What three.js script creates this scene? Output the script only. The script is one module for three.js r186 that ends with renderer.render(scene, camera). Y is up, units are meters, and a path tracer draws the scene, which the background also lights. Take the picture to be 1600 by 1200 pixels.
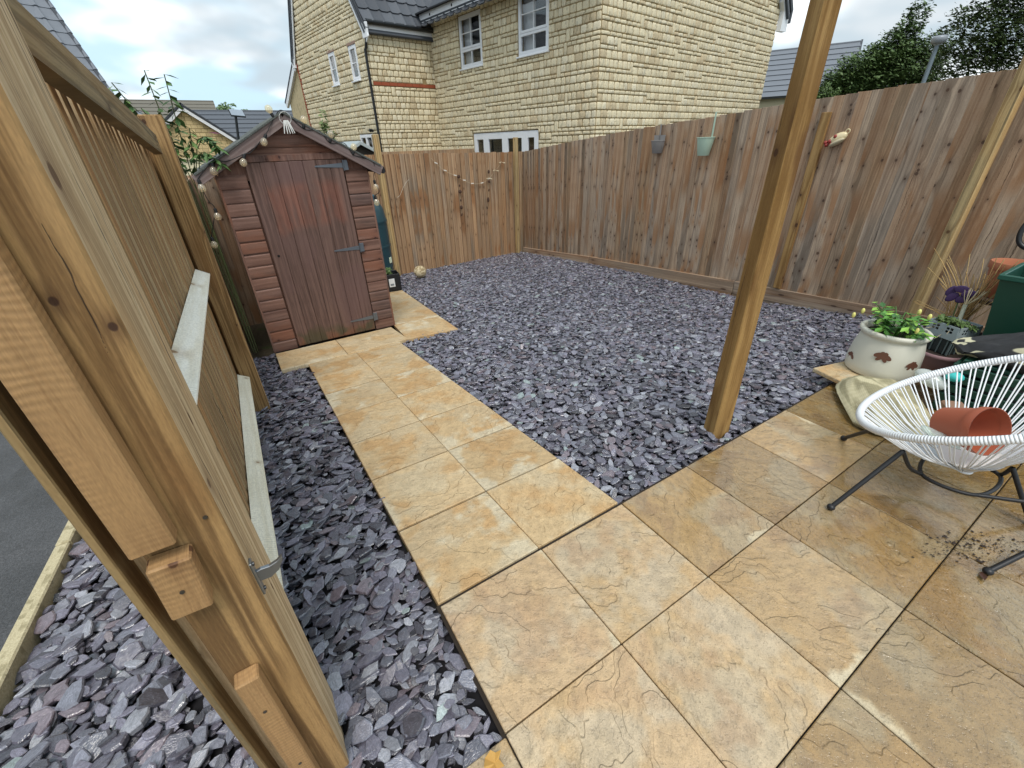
import * as THREE from 'three';
import { mergeGeometries } from 'three/addons/utils/BufferGeometryUtils.js';

// ---------- camera, sky, sun, exposure ----------
const scene = new THREE.Scene();
const camera = new THREE.PerspectiveCamera(84.42, 4 / 3, 0.03, 900);
camera.position.set(-0.241, 1.441, 0.951);
camera.rotation.set(-0.5173, -0.5484, -0.0334, 'YXZ');
camera.updateMatrixWorld(true);
scene.add(camera);

const renderer = new THREE.WebGLRenderer({ antialias: true });
renderer.toneMapping = THREE.LinearToneMapping;
renderer.toneMappingExposure = 1.8;
renderer.shadowMap.enabled = true;

function rng(seed) { let a = seed >>> 0; return () => { a = (a + 0x6D2B79F5) >>> 0; let t = a; t = Math.imul(t ^ (t >>> 15), t | 1); t ^= t + Math.imul(t ^ (t >>> 7), t | 61); return ((t ^ (t >>> 14)) >>> 0) / 4294967296; }; }
const NT = new Float32Array(65536); { const r = rng(99); for (let i = 0; i < 65536; i++) NT[i] = r(); }
function vn(x, y) {
  const xi = Math.floor(x), yi = Math.floor(y); let fx = x - xi, fy = y - yi;
  fx = fx * fx * (3 - 2 * fx); fy = fy * fy * (3 - 2 * fy);
  const r0 = (yi & 255) << 8, r1 = ((yi + 1) & 255) << 8, c0 = xi & 255, c1 = (xi + 1) & 255;
  const a = NT[r0 | c0], b = NT[r0 | c1], c = NT[r1 | c0], d = NT[r1 | c1];
  return a + (b - a) * fx + (c - a + (a - b - c + d) * fx) * fy;
}
function fbm(x, y, o = 4) { let s = 0, a = 0.5, t = 0; for (let i = 0; i < o; i++) { s += a * vn(x, y); t += a; a *= 0.5; x = x * 2.03 + 17.3; y = y * 2.03 + 9.1; } return s / t; }
const clamp = (x, a = 0, b = 1) => x < a ? a : x > b ? b : x;
const sstep = (a, b, x) => { x = clamp((x - a) / (b - a)); return x * x * (3 - 2 * x); };
const lerp = (a, b, t) => a + (b - a) * t;
const mix3 = (a, b, t) => [a[0] + (b[0] - a[0]) * t, a[1] + (b[1] - a[1]) * t, a[2] + (b[2] - a[2]) * t];
const PI = Math.PI;

// overcast sky: broken layers of grey and white cloud over pale blue
{
  const W = 1536, H = 768, data = new Float32Array(W * H * 4);
  for (let j = 0; j < H; j++) {
    const el = ((j + 0.5) / H - 0.5) * PI, sy = Math.sin(el), cy = Math.cos(el);
    for (let i = 0; i < W; i++) {
      const az = ((i + 0.5) / W - 0.5) * 2 * PI, dx = Math.cos(az) * cy, dz = Math.sin(az) * cy, h = Math.max(sy, 0);
      const k = 1 / (h + 0.16), px = dx * k, pz = dz * k;
      const w = fbm(px * 0.9 + 3, pz * 0.9 + 8, 3);
      const white = sstep(0.40, 0.60, fbm(px * 1.5 + w * 1.4 + 20, pz * 1.5 + 31, 6));
      const grey = sstep(0.44, 0.64, fbm(px * 1.1 - w * 1.1 + 57, pz * 1.3 + 12 + w, 6));
      let c = mix3([0.38, 0.52, 0.61], [0.74, 0.78, 0.80], white);
      c = mix3(c, [0.33, 0.37, 0.40], grey * 0.75);
      const p = (j * W + i) * 4; data[p] = c[0]; data[p + 1] = c[1]; data[p + 2] = c[2]; data[p + 3] = 1;
    }
  }
  const sky = new THREE.DataTexture(data, W, H, THREE.RGBAFormat, THREE.FloatType);
  sky.mapping = THREE.EquirectangularReflectionMapping; sky.magFilter = sky.minFilter = THREE.LinearFilter; sky.needsUpdate = true;
  scene.background = sky; scene.environment = sky;
}
const sun = new THREE.DirectionalLight(new THREE.Color(1, 0.95, 0.88), 1.5);
sun.position.set(-0.6, 10.5, 2.6); sun.target.position.set(1.2, 0, -2.5);
sun.castShadow = true; sun.shadow.radius = 45; sun.shadow.mapSize.set(2048, 2048);
Object.assign(sun.shadow.camera, { left: -14, right: 14, top: 14, bottom: -14, near: 1, far: 50 });
sun.name = 'sun'; scene.add(sun, sun.target); sun.target.name = 'sun_target';

// ---------- naming and building helpers ----------
const taken = {};
function numbered(n) { if (!(n in taken)) { taken[n] = 0; return n; } taken[n]++; return n + '_' + String(taken[n]).padStart(3, '0'); }
function tag(o, label, category, group) { o.userData.label = label; o.userData.category = category; if (group) o.userData.group = group; return o; }
function thing(name, label, category, pos = [0, 0, 0], turn = 0, group) {
  const o = new THREE.Group(); o.name = numbered(name); o.position.set(...pos); o.rotation.y = turn; scene.add(o); return tag(o, label, category, group);
}
function setting(name, label, category) { const o = new THREE.Group(); o.name = numbered(name); o.userData.kind = 'structure'; scene.add(o); o.userData.label = label; o.userData.category = category; return o; }
function part(name, geo, mat, parent, pos, rot, order) {
  const m = new THREE.Mesh(geo, mat); m.name = name; if (pos) m.position.set(...pos); if (rot) { if (order) m.rotation.order = order; m.rotation.set(rot[0], rot[1], rot[2]); } parent.add(m); return m;
}
function solo(name, geo, mat, label, category, pos, rot, group) { const m = part(numbered(name), geo, mat, scene, pos, rot); return tag(m, label, category, group); }
const V3 = (x, y, z) => new THREE.Vector3(x, y, z);

// uv in metres by the way a face points; grain runs along local y
function planarUV(g, uo = 0, vo = 0, s = 1) {
  if (g.index) g = g.toNonIndexed();
  const p = g.attributes.position, n = p.count, uv = new Float32Array(n * 2), a = V3(), b = V3(), c = V3();
  for (let i = 0; i < n; i += 3) {
    a.fromBufferAttribute(p, i); b.fromBufferAttribute(p, i + 1); c.fromBufferAttribute(p, i + 2);
    const nx = Math.abs((b.y - a.y) * (c.z - a.z) - (b.z - a.z) * (c.y - a.y)), ny = Math.abs((b.z - a.z) * (c.x - a.x) - (b.x - a.x) * (c.z - a.z)), nz = Math.abs((b.x - a.x) * (c.y - a.y) - (b.y - a.y) * (c.x - a.x));
    for (let k = 0; k < 3; k++) {
      const v = [a, b, c][k]; let u, w;
      if (ny > nx && ny > nz) { u = v.x; w = v.z; } else if (nx > nz) { u = v.z + 0.31; w = v.y; } else { u = v.x; w = v.y; }
      uv[(i + k) * 2] = u * s + uo; uv[(i + k) * 2 + 1] = w * s + vo;
    }
  }
  g.setAttribute('uv', new THREE.BufferAttribute(uv, 2)); return g;
}
function fromTris(pos) { const g = new THREE.BufferGeometry(); g.setAttribute('position', new THREE.BufferAttribute(new Float32Array(pos), 3)); g.computeVertexNormals(); return g; }
// chamfered box, 44 triangles
function cbox(w, h, d, c = 0.003, uo = 0, vo = 0, warp) {
  const X = w / 2, Y = h / 2, Z = d / 2, out = [];
  const V = (sx, sy, sz, ax) => { let q = [sx * (ax === 0 ? X : X - c), sy * (ax === 1 ? Y : Y - c), sz * (ax === 2 ? Z : Z - c)]; return warp ? warp(q) : q; };
  const tri = (a, b, e, ref) => {
    const ux = b[0] - a[0], uy = b[1] - a[1], uz = b[2] - a[2], vx = e[0] - a[0], vy = e[1] - a[1], vz = e[2] - a[2];
    const d0 = (uy * vz - uz * vy) * ref[0] + (uz * vx - ux * vz) * ref[1] + (ux * vy - uy * vx) * ref[2];
    if (d0 >= 0) out.push(...a, ...b, ...e); else out.push(...a, ...e, ...b);
  };
  const quad = (a, b, e, f, ref) => { tri(a, b, e, ref); tri(a, e, f, ref); };
  for (const s of [-1, 1]) {
    quad(V(s, -1, -1, 0), V(s, 1, -1, 0), V(s, 1, 1, 0), V(s, -1, 1, 0), [s, 0, 0]);
    quad(V(-1, s, -1, 1), V(1, s, -1, 1), V(1, s, 1, 1), V(-1, s, 1, 1), [0, s, 0]);
    quad(V(-1, -1, s, 2), V(1, -1, s, 2), V(1, 1, s, 2), V(-1, 1, s, 2), [0, 0, s]);
  }
  for (const s of [-1, 1]) for (const t of [-1, 1]) {
    quad(V(s, t, -1, 0), V(s, t, 1, 0), V(s, t, 1, 1), V(s, t, -1, 1), [s, t, 0]);
    quad(V(s, -1, t, 0), V(s, 1, t, 0), V(s, 1, t, 2), V(s, -1, t, 2), [s, 0, t]);
    quad(V(-1, s, t, 1), V(1, s, t, 1), V(1, s, t, 2), V(-1, s, t, 2), [0, s, t]);
    for (const r of [-1, 1]) tri(V(s, t, r, 0), V(s, t, r, 1), V(s, t, r, 2), [s, t, r]);
  }
  return planarUV(fromTris(out), uo, vo);
}
function tube(pts, r, seg = 24, rad = 6, closed = false) { return new THREE.TubeGeometry(new THREE.CatmullRomCurve3(pts.map(p => V3(...p)), closed, 'catmullrom', 0.5), seg, r, rad, closed); }
function lathe(pts, n = 32) { return new THREE.LatheGeometry(pts.map(p => new THREE.Vector2(p[0], p[1])), n); }
function shapeOf(pts) { const s = new THREE.Shape(); pts.forEach((p, i) => i ? s.lineTo(p[0], p[1]) : s.moveTo(p[0], p[1])); s.closePath(); return s; }
const prism = (pts, depth, opts) => new THREE.ExtrudeGeometry(shapeOf(pts), { depth, bevelEnabled: false, ...opts });
function placed(g, x, y, z, rx = 0, ry = 0, rz = 0) { g = g.clone(); g.applyMatrix4(new THREE.Matrix4().compose(V3(x, y, z), new THREE.Quaternion().setFromEuler(new THREE.Euler(rx, ry, rz)), V3(1, 1, 1))); return g; }
function joined(list) { return mergeGeometries(list.map(g => { g = g.index ? g.toNonIndexed() : g.clone(); for (const k of Object.keys(g.attributes)) if (!['position', 'normal', 'uv'].includes(k)) g.deleteAttribute(k); return g; })); }

// ---------- textures ----------
function tex(W, H, arr, srgb) { const t = new THREE.DataTexture(arr, W, H); t.wrapS = t.wrapT = THREE.RepeatWrapping; t.magFilter = THREE.LinearFilter; t.minFilter = THREE.LinearMipmapLinearFilter; t.generateMipmaps = true; if (srgb) t.colorSpace = THREE.SRGBColorSpace; t.needsUpdate = true; return t; }
// fn(x, y, out) with x, y in pixels fills out = [r, g, b, bump, rough] (0..255)
function bake(W, H, fn, want = 'cbr') {
  const c = new Uint8Array(W * H * 4), b = want.includes('b') ? new Uint8Array(W * H * 4) : null, r = want.includes('r') ? new Uint8Array(W * H * 4) : null, o = [0, 0, 0, 128, 128];
  for (let y = 0; y < H; y++) for (let x = 0; x < W; x++) {
    fn(x, y, o); const p = (y * W + x) * 4;
    c[p] = clamp(o[0], 0, 255); c[p + 1] = clamp(o[1], 0, 255); c[p + 2] = clamp(o[2], 0, 255); c[p + 3] = 255;
    if (b) { b[p] = b[p + 1] = b[p + 2] = clamp(o[3], 0, 255); b[p + 3] = 255; }
    if (r) { r[p] = r[p + 1] = r[p + 2] = clamp(o[4], 0, 255); r[p + 3] = 255; }
  }
  return { c: tex(W, H, c, true), b: b && tex(W, H, b), r: r && tex(W, H, r) };
}
// sawn timber: w x h metres, grain along v, with knots
function wood(W, H, w, h, seed, pal, o = {}) {
  const r = rng(seed), knots = [], nk = o.knots ?? 14, sx = w / W, sy = h / H, ring = o.ring ?? 130, off = seed * 13.7;
  for (let i = 0; i < nk; i++) knots.push([r() * w, r() * h, (o.knotSize ?? 0.008) * (0.5 + r())]);
  const cracks = Array.from({ length: o.cracks ?? 0 }, () => [r() * w, r() * h * 0.8, h * (0.06 + r() * 0.2), 0.0006 + r() * 0.0011, r() * 90]);
  const core = (x, y, out) => {
    let wx = x + (fbm(x * 6 + off, y * 1.1, 3) - 0.5) * 0.05, kd = 0, kr = 0;
    for (const k of knots) {
      let dx = x - k[0], dy = y - k[1]; if (dx > w / 2) dx -= w; if (dx < -w / 2) dx += w; if (dy > h / 2) dy -= h; if (dy < -h / 2) dy += h;
      if (dx > k[2] * 8 || dx < -k[2] * 8 || dy > k[2] * 16 || dy < -k[2] * 16) continue; const e = (dx * dx + dy * dy * 0.25) / (k[2] * k[2]);
      if (e < 60) { const g = Math.exp(-e * 0.16); wx += dx * g * 1.2 + g * 0.004; kr = Math.max(kr, Math.exp(-e * 0.22)); const q = (dx * dx + dy * dy * 0.6) / (k[2] * k[2]); kd = Math.max(kd, sstep(1.5, 0.5, q)); }
    }
    const rq = wx * ring * 0.62, rings = clamp(0.5 + (fbm(rq + off, y * 0.55 + off, 2) - 0.5) * 2.1 + 0.16 * Math.sin(rq * 5.1 + fbm(x * 3 + off, y * 0.6, 2) * 14));
    const fine = fbm(x * 420 + off, y * 9 + off, 3), patch = fbm(x * (o.px ?? 5) + off + 40, y * (o.py ?? 1.2) + 3, 4), blot = fbm(x * 22 + off, y * 7, 3);
    let g = 0.42 * rings + 0.42 * fine + 0.16 * blot; g = sstep(0.22, 0.8, g);
    let c = mix3(pal.light, pal.dark, g * (o.contrast ?? 0.75));
    if (pal.grey) c = mix3(c, mix3(pal.grey, pal.grey.map(v => v * 0.72), g), sstep(0.38, 0.66, patch));
    if (pal.stain) c = mix3(c, pal.stain, sstep(0.6, 0.78, fbm(x * 7 + off + 9, y * 2 + 77, 4)) * 0.75);
    c = mix3(c, pal.knot, Math.max(kd * 0.9, kr * 0.35));
    const sp = fbm(x * 900, y * 120 + off, 2); const m = 0.92 + 0.16 * sp;
    let bump = 150 - 70 * g + 40 * (fine - 0.5) - kd * 30;
    for (const k of cracks) { const t = (y - k[1]) / k[2]; if (t < 0 || t > 1) continue; const d = Math.abs(x - k[0] - (fbm(y * 14 + k[4], 2, 3) - 0.5) * 0.016), wd = k[3] * Math.sin(t * PI) * (0.5 + vn(y * 60, k[4])); if (d < wd * 2) { const q = sstep(wd * 1.6, wd * 0.5, d); c = mix3(c, [46, 32, 20], q * 0.85); bump -= 90 * q; } }
    if (o.saw) { const s = Math.sin((y + (fbm(x * 20, y * 20, 2) - 0.5) * 0.02) * 6.283 / 0.011 + x * 30); const sv = s * sstep(0.3, 0.7, fbm(x * 9 + off, y * 5, 3)); bump += sv * 26; const q = 1 + sv * 0.05; c = [c[0] * q, c[1] * q, c[2] * q]; }
    out[0] = c[0] * m; out[1] = c[1] * m; out[2] = c[2] * m; out[3] = bump; out[4] = 175 + 60 * g - (o.wet ?? 0) + (blot - 0.5) * 60;
  };
  const o2 = [0, 0, 0, 0, 0];
  return bake(W, H, (px, py, out) => { const x = px * sx, y = py * sy; core(x, y, out); const t = sstep(0.86, 0.995, y / h); if (t > 0) { core(x, y - h, o2); for (let i = 0; i < 5; i++) out[i] = lerp(out[i], o2[i], t); } });
}
function woodMats(tx, w, h, tones, o = {}) {
  const set = t => { t.repeat.set(1 / w, 1 / h); return t; }; set(tx.c); set(tx.b); set(tx.r);
  return tones.map(t => new THREE.MeshStandardMaterial({ map: tx.c, bumpMap: tx.b, bumpScale: o.bump ?? 0.0015, roughnessMap: tx.r, roughness: o.rough ?? 1, color: new THREE.Color().setRGB(...t) }));
}
const tones = (n, seed, lo = 0.8, hi = 1.05, hue = 0.05) => { const r = rng(seed); return Array.from({ length: n }, () => { const k = lerp(lo, hi, r()), q = (r() - 0.5) * hue; return [Math.min(1, k * (1 + q)), k, k * (1 - q * 1.4)]; }); };
const plain = (hex, rough = 0.7, extra = {}) => new THREE.MeshStandardMaterial({ color: hex, roughness: rough, ...extra });

const wFence = wood(512, 1024, 0.9, 2.2, 3, { light: [186, 158, 130], dark: [134, 104, 80], grey: [192, 172, 150], stain: [160, 118, 82], knot: [84, 62, 48] }, { knots: 34, knotSize: 0.009, ring: 90, contrast: 0.6, px: 1.6, py: 0.7, cracks: 22 });
const wBack = wood(512, 1024, 0.9, 2.2, 5, { light: [192, 162, 130], dark: [142, 112, 84], grey: [180, 160, 138], stain: [150, 108, 72], knot: [84, 58, 40] }, { knots: 30, knotSize: 0.007, ring: 80, contrast: 0.6, px: 1.6, py: 0.7 });
const wLeft = wood(512, 1024, 0.9, 2.2, 7, { light: [198, 170, 130], dark: [134, 102, 66], grey: [186, 164, 130], knot: [84, 58, 34] }, { knots: 18, knotSize: 0.008, ring: 110, contrast: 0.7 });
const wPost = wood(512, 1024, 0.5, 2.4, 11, { light: [176, 146, 96], dark: [118, 88, 46], stain: [104, 72, 36], knot: [74, 46, 24] }, { knots: 20, knotSize: 0.014, ring: 46, contrast: 0.8, cracks: 18 });
const wNear = wood(768, 1536, 0.42, 1.9, 13, { light: [178, 146, 100], dark: [104, 78, 46], stain: [136, 102, 62], knot: [62, 38, 22] }, { knots: 9, knotSize: 0.008, ring: 150, contrast: 0.85, cracks: 16 });
const wPaleTan = wood(512, 1024, 0.42, 1.9, 14, { light: [206, 182, 146], dark: [150, 122, 86], stain: [180, 146, 104], knot: [96, 70, 48] }, { knots: 6, knotSize: 0.008, ring: 150, contrast: 0.8, cracks: 18 });
const wSaw = wood(512, 1024, 0.3, 1.2, 17, { light: [172, 138, 96], dark: [116, 84, 52], knot: [80, 50, 28] }, { knots: 4, ring: 70, saw: true, contrast: 0.6 });
const wShed = wood(512, 1024, 0.8, 2.0, 19, { light: [132, 98, 84], dark: [92, 64, 54], grey: [116, 88, 78], stain: [134, 88, 68], knot: [60, 34, 28] }, { knots: 26, knotSize: 0.008, ring: 75, contrast: 0.6 });
const wBarge = wood(256, 512, 0.4, 1.0, 23, { light: [132, 116, 112], dark: [96, 78, 74], knot: [60, 48, 44] }, { knots: 5, ring: 80, contrast: 0.6 });
const wSkyPale = wood(256, 512, 0.4, 1.2, 29, { light: [238, 234, 222], dark: [204, 194, 170], knot: [130, 100, 70] }, { knots: 5, ring: 80, contrast: 0.5, saw: true });
const M = {
  yellow: woodMats(wLeft, 0.9, 2.2, [[1, 0.96, 0.78]]),
  slat: woodMats(wLeft, 0.9, 2.2, [[0.74, 0.61, 0.46], [0.84, 0.69, 0.52], [0.62, 0.5, 0.37]]), darkOlive: woodMats(wLeft, 0.9, 2.2, [[0.56, 0.53, 0.42]]),  // last set: a darker olive tone of the left fence timber
  fence: woodMats(wFence, 0.9, 2.2, tones(8, 41, 0.56, 0.94, 0.2).map(t => [Math.min(1, t[0] * 1.03), t[1] * 0.97, t[2] * 0.93])), back: woodMats(wBack, 0.9, 2.2, tones(8, 42, 0.68, 0.98, 0.14).map(t => [Math.min(1, t[0] * 1.04), t[1] * 0.97, t[2] * 0.9])), left: woodMats(wLeft, 0.9, 2.2, tones(6, 43, 0.82, 1.0, 0.06)),
  post: woodMats(wPost, 0.5, 2.4, [[0.84, 0.76, 0.62], [0.95, 0.95, 0.9], [0.9, 0.82, 0.74]], { bump: 0.002 }), near: woodMats(wNear, 0.42, 1.9, [[0.9, 0.85, 0.78], [0.86, 0.8, 0.72]], { bump: 0.0018 }), paleTan: woodMats(wPaleTan, 0.42, 1.9, [[1, 1, 1]], { bump: 0.0014 }), saw: woodMats(wSaw, 0.3, 1.2, [[0.9, 0.85, 0.78]], { bump: 0.002 }),
  shed: woodMats(wShed, 0.8, 2.0, tones(6, 44, 0.82, 1.0, 0.08)), barge: woodMats(wBarge, 0.4, 1.0, [[1, 1, 1], [0.9, 0.9, 0.92]]), pale: woodMats(wSkyPale, 0.4, 1.2, [[1, 1, 1], [0.96, 0.93, 0.86]]),
};
// ---------- the ground: a garden that falls away from the patio ----------
const SL = 0.1017, TILT = -Math.atan(SL);
const G = z => 0.008 + SL * clamp(z, -9, 0);
const dipTable = [[-8, 0], [-6, 0], [-3.7, 0.04], [-2.5, 0.11], [-1.7, 0.14], [-1.2, 0.12], [-0.5, 0.08], [0, 0.05], [9, 0.05]];
function table(T, x) { if (x <= T[0][0]) return T[0][1]; for (let i = 1; i < T.length; i++) if (x <= T[i][0]) return lerp(T[i - 1][1], T[i][1], (x - T[i - 1][0]) / (T[i][0] - T[i - 1][0])); return T[T.length - 1][1]; }
const dip = (x, z) => sstep(1.6, 4.7, x) * table(dipTable, z);
const bedY = (x, z) => G(z) - 0.022 - dip(x, z);
function sheet(xs, zs, f) {
  const pos = [], uv = [], idx = [];
  for (const z of zs) for (const x of xs) { pos.push(x, f(x, z), z); uv.push(x, z); }
  for (let j = 0; j < zs.length - 1; j++) for (let i = 0; i < xs.length - 1; i++) { const a = j * xs.length + i, b = a + 1, c = a + xs.length, d = c + 1; idx.push(a, c, b, b, c, d); }
  const g = new THREE.BufferGeometry(); g.setAttribute('position', new THREE.Float32BufferAttribute(pos, 3)); g.setAttribute('uv', new THREE.Float32BufferAttribute(uv, 2)); g.setIndex(idx); g.computeVertexNormals(); return g;
}
const range = (a, b, n) => Array.from({ length: n + 1 }, (_, i) => a + (b - a) * i / n);
const soilTex = bake(512, 512, (x, y, o) => { const n = fbm(x / 9, y / 9, 5), m = fbm(x / 60 + 5, y / 60, 3); const c = mix3([62, 54, 44], [96, 88, 66], n); const d = mix3(c, [70, 78, 46], sstep(0.5, 0.65, m)); o[0] = d[0]; o[1] = d[1]; o[2] = d[2]; o[3] = n * 255; o[4] = 230; });
const mSoil = new THREE.MeshStandardMaterial({ map: soilTex.c, bumpMap: soilTex.b, bumpScale: 0.01, roughness: 0.95 });
{
  const far = [-400, -160, -70, -35, -20, -12, ...range(-9, 9, 24), 12, 20, 35, 70, 160, 400];
  const g = solo('ground', sheet(far, far, (x, z) => G(z) - 0.1 - dip(x, z) * (x < 6 ? 1 : 1)), mSoil, 'bare brown earth under and around the garden', 'ground'); g.userData.kind = 'structure';
  const asphalt = bake(512, 512, (x, y, o) => { const n = vn(x / 1.6, y / 1.6), f = fbm(x / 5, y / 5, 3), m = fbm(x / 120, y / 120, 4); const k = lerp(58, 84, m) + (n - 0.5) * 34 + (f - 0.5) * 18; o[0] = k; o[1] = k * 1.01; o[2] = k * 1.04; o[3] = 128 + (n - 0.5) * 160; o[4] = lerp(120, 220, m); });
  for (const t of [asphalt.c, asphalt.b, asphalt.r]) t.repeat.set(1.1, 1.1);
  const rd = solo('road', sheet(range(-7.2, -1.352, 6), range(-40, 6, 60), (x, z) => G(z) - 0.02), new THREE.MeshStandardMaterial({ map: asphalt.c, bumpMap: asphalt.b, bumpScale: 0.003, roughnessMap: asphalt.r, roughness: 1 }), 'dark damp tarmac road beyond the concrete edging', 'road'); rd.userData.kind = 'structure';
}
// concrete edging between road and outer slate strip
const concreteTex = bake(512, 512, (x, y, o) => { const n = fbm(x / 6, y / 6, 4), m = fbm(x / 50 + 9, y / 50, 4), s = vn(x / 1.5, y / 1.5); let c = mix3([206, 196, 164], [170, 158, 126], n); c = mix3(c, [140, 130, 100], sstep(0.55, 0.75, m) * 0.7); const k = 0.94 + s * 0.12; o[0] = c[0] * k; o[1] = c[1] * k; o[2] = c[2] * k; o[3] = 120 + (n - 0.5) * 120 + (s - 0.5) * 60; o[4] = 210; });
for (const t of [concreteTex.c, concreteTex.b, concreteTex.r]) t.repeat.set(2.2, 2.2);
const mConcrete = new THREE.MeshStandardMaterial({ map: concreteTex.c, bumpMap: concreteTex.b, bumpScale: 0.003, roughness: 0.9 });
{
  const k = setting('kerb', 'pale concrete edging stones along the road', 'kerb');
  const gs = [0, 1, 2].map(i => cbox(0.055, 0.15, 0.91, 0.006, i * 0.31, i * 0.17));
  for (let i = -3; i < 9; i++) { const z = -1.31 + 0.457 - i * 0.915, r = rng(i + 50); part('edging_stone', gs[(i + 3) % 3], mConcrete, k, [-1.322 + (r() - 0.5) * 0.006, G(z) - 0.055 + (r() - 0.5) * 0.005, z], [z < 0 ? TILT : 0, 0, 0]); }
}

// ---------- riven paving slabs ----------
const CELL = 384, NC = 4;
function slabAtlas(seed, fn) {
  const W = CELL * NC;
  return bake(W, W, (px, py, o) => {
    const cx = Math.floor(px / CELL), cy = Math.floor(py / CELL), id = cy * NC + cx, u = (px % CELL) / CELL, v = (py % CELL) / CELL, s = id * 7.31 + seed;
    const a = 0.5 + (vn(id * 3.3 + seed, 1.5) - 0.5) * 1.4, ca = Math.cos(a), sa = Math.sin(a), ru = u * ca + v * sa, rv = -u * sa + v * ca;
    const w1 = fbm(ru * 3 + s, rv * 3 + 11, 4), w2 = fbm(ru * 3 + 70, rv * 3 + s, 4);
    const q = fbm(ru * 0.9 + w1 * 0.9 + s, rv * 2.1 + w2 * 1.1, 3), n = q * 6.5 + 0.35 * fbm(ru * 9 + s, rv * 9, 3), f = n - Math.floor(n), step = Math.floor(n) + sstep(0, 0.07, f) * 0.85 + f * 0.15, pit = sstep(0.60, 0.72, fbm(ru * 62 + s, rv * 84 + s, 3));
    const rough = fbm(ru * 16 + s, rv * 24 + s, 5), grit = vn(px / 1.4 + 31, py / 1.4);
    const edgeN = sstep(0.07, 0.0, f) * sstep(0.42, 0.56, fbm(u * 4 + s + 33, v * 4, 2));
    const e = Math.min(u, 1 - u, v, 1 - v);
    fn({ pit, id, u, v, s, e, w1, w2, step, f, rough, grit, edgeN, q }, o);
    o[3] = clamp(20 + (step / 7) * 190 + (rough - 0.5) * 34 + (grit - 0.5) * 5 - pit * 7, 0, 255);
  });
}
const pathTex = slabAtlas(4.7, (p, o) => {
  const ed = [p.u, 1 - p.u, p.v, 1 - p.v][p.id % 4] , wet = sstep(-0.1, 0.16, fbm(p.u * 2.6 + p.s, p.v * 2.6 + 3, 5) * 1.5 + Math.min(ed * 1.8, 0.36) - 0.72 + (vn(p.id * 2.7, 8.1) - 0.5) * 0.4);
  const t = vn(p.id * 5.1 + 3, 2.2), m = fbm(p.u * 3 + p.s + 50, p.v * 3, 4);
  let dry = mix3([208, 196, 170], [200, 184, 154], m), damp = mix3(mix3([202, 178, 140], [194, 166, 124], t), [188, 150, 102], sstep(0.42, 0.7, p.w2) * 0.75);
  damp = mix3(damp, [196, 180, 150], sstep(0.46, 0.66, p.w1) * 0.6);
  let c = mix3(dry, damp, wet); c = mix3(c, [138, 100, 62], p.edgeN * 0.15); const k = 0.88 + 0.18 * p.rough + (p.grit - 0.5) * 0.14 - p.pit * 0.05;
  o[0] = c[0] * k; o[1] = c[1] * k; o[2] = c[2] * k; o[4] = lerp(215, 150, wet) + (p.rough - 0.5) * 50;
});
const patioTex = slabAtlas(31.9, (p, o) => {
  const row = Math.floor(p.id / 4); // 0, 1 drier buff; 2, 3 soaked ochre
  const soak = row / 3, m = fbm(p.u * 2.2 + p.s + 50, p.v * 2.2, 4), t = vn(p.id * 4.1 + 9, 6.6);
  const ed = [p.u, 1 - p.u, p.v, 1 - p.v][(p.id * 7) % 4], dry = sstep(0.08, -0.05, fbm(p.u * 3 + p.s, p.v * 3 + 8, 5) * 0.8 + Math.min(ed * 2.2, 0.4) - lerp(0.42, 0.26, soak));
  let c = mix3(mix3([196, 168, 130], [186, 156, 116], t), mix3([152, 120, 68], [130, 102, 58], t), soak);
  c = mix3(c, lerpC([186, 154, 108], [138, 104, 54], soak), sstep(0.45, 0.66, m) * 0.8); c = mix3(c, lerpC([186, 172, 148], [142, 126, 96], soak), sstep(0.45, 0.64, p.w1) * 0.6);
  c = mix3(c, lerpC([172, 138, 102], [104, 78, 46], soak), sstep(0.54, 0.72, p.w2) * 0.5);
  c = mix3(c, [206, 192, 162], dry * 0.75); c = mix3(c, [124, 94, 62], p.edgeN * 0.2);
  const pud = sstep(0.62, 0.68, fbm(p.u * 5 + p.s + 11, p.v * 5 + 90, 3)) * soak;
  const k = 0.86 + 0.22 * p.rough + (p.grit - 0.5) * 0.14 - p.pit * 0.06;
  o[0] = c[0] * k; o[1] = c[1] * k; o[2] = c[2] * k; o[4] = lerp(lerp(128, 48, soak), 205, dry * 0.7) + (p.rough - 0.5) * 80 - pud * 40;
});
function lerpC(a, b, t) { return mix3(a, b, t); }
const slabMat = t => [1, 0.95, 0.9].map(k => new THREE.MeshStandardMaterial({ map: t.c, bumpMap: t.b, bumpScale: 0.03, roughnessMap: t.r, roughness: 1, color: new THREE.Color(k, k, k) }));
const mPath = slabMat(pathTex), mPatio = [1, 0.95, 0.9].map(k => new THREE.MeshPhysicalMaterial({ map: patioTex.c, bumpMap: patioTex.b, bumpScale: 0.034, roughnessMap: patioTex.r, roughness: 1, clearcoat: 0.8, clearcoatRoughness: 0.12, color: new THREE.Color(k, k, k) }));
const slabGeos = {};
function slabGeo(w, d, cell, turn) {
  const key = [w, d, cell, turn].join(); if (slabGeos[key]) return slabGeos[key];
  const g = cbox(w, 0.036, d, 0.0025), p = g.attributes.position, uv = g.attributes.uv, cx = cell % NC, cy = Math.floor(cell / NC);
  for (let i = 0; i < p.count; i++) { let a = p.getX(i) / 0.45, b = p.getZ(i) / 0.45; for (let k = 0; k < turn; k++) [a, b] = [-b, a]; a = clamp(a + 0.5, 0.004, 0.996); b = clamp(b + 0.5, 0.004, 0.996); uv.setXY(i, (cx + a) / NC, (cy + b) / NC); }
  return slabGeos[key] = g;
}
const mJoint = plain(0x2a221a, 0.95);
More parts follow.
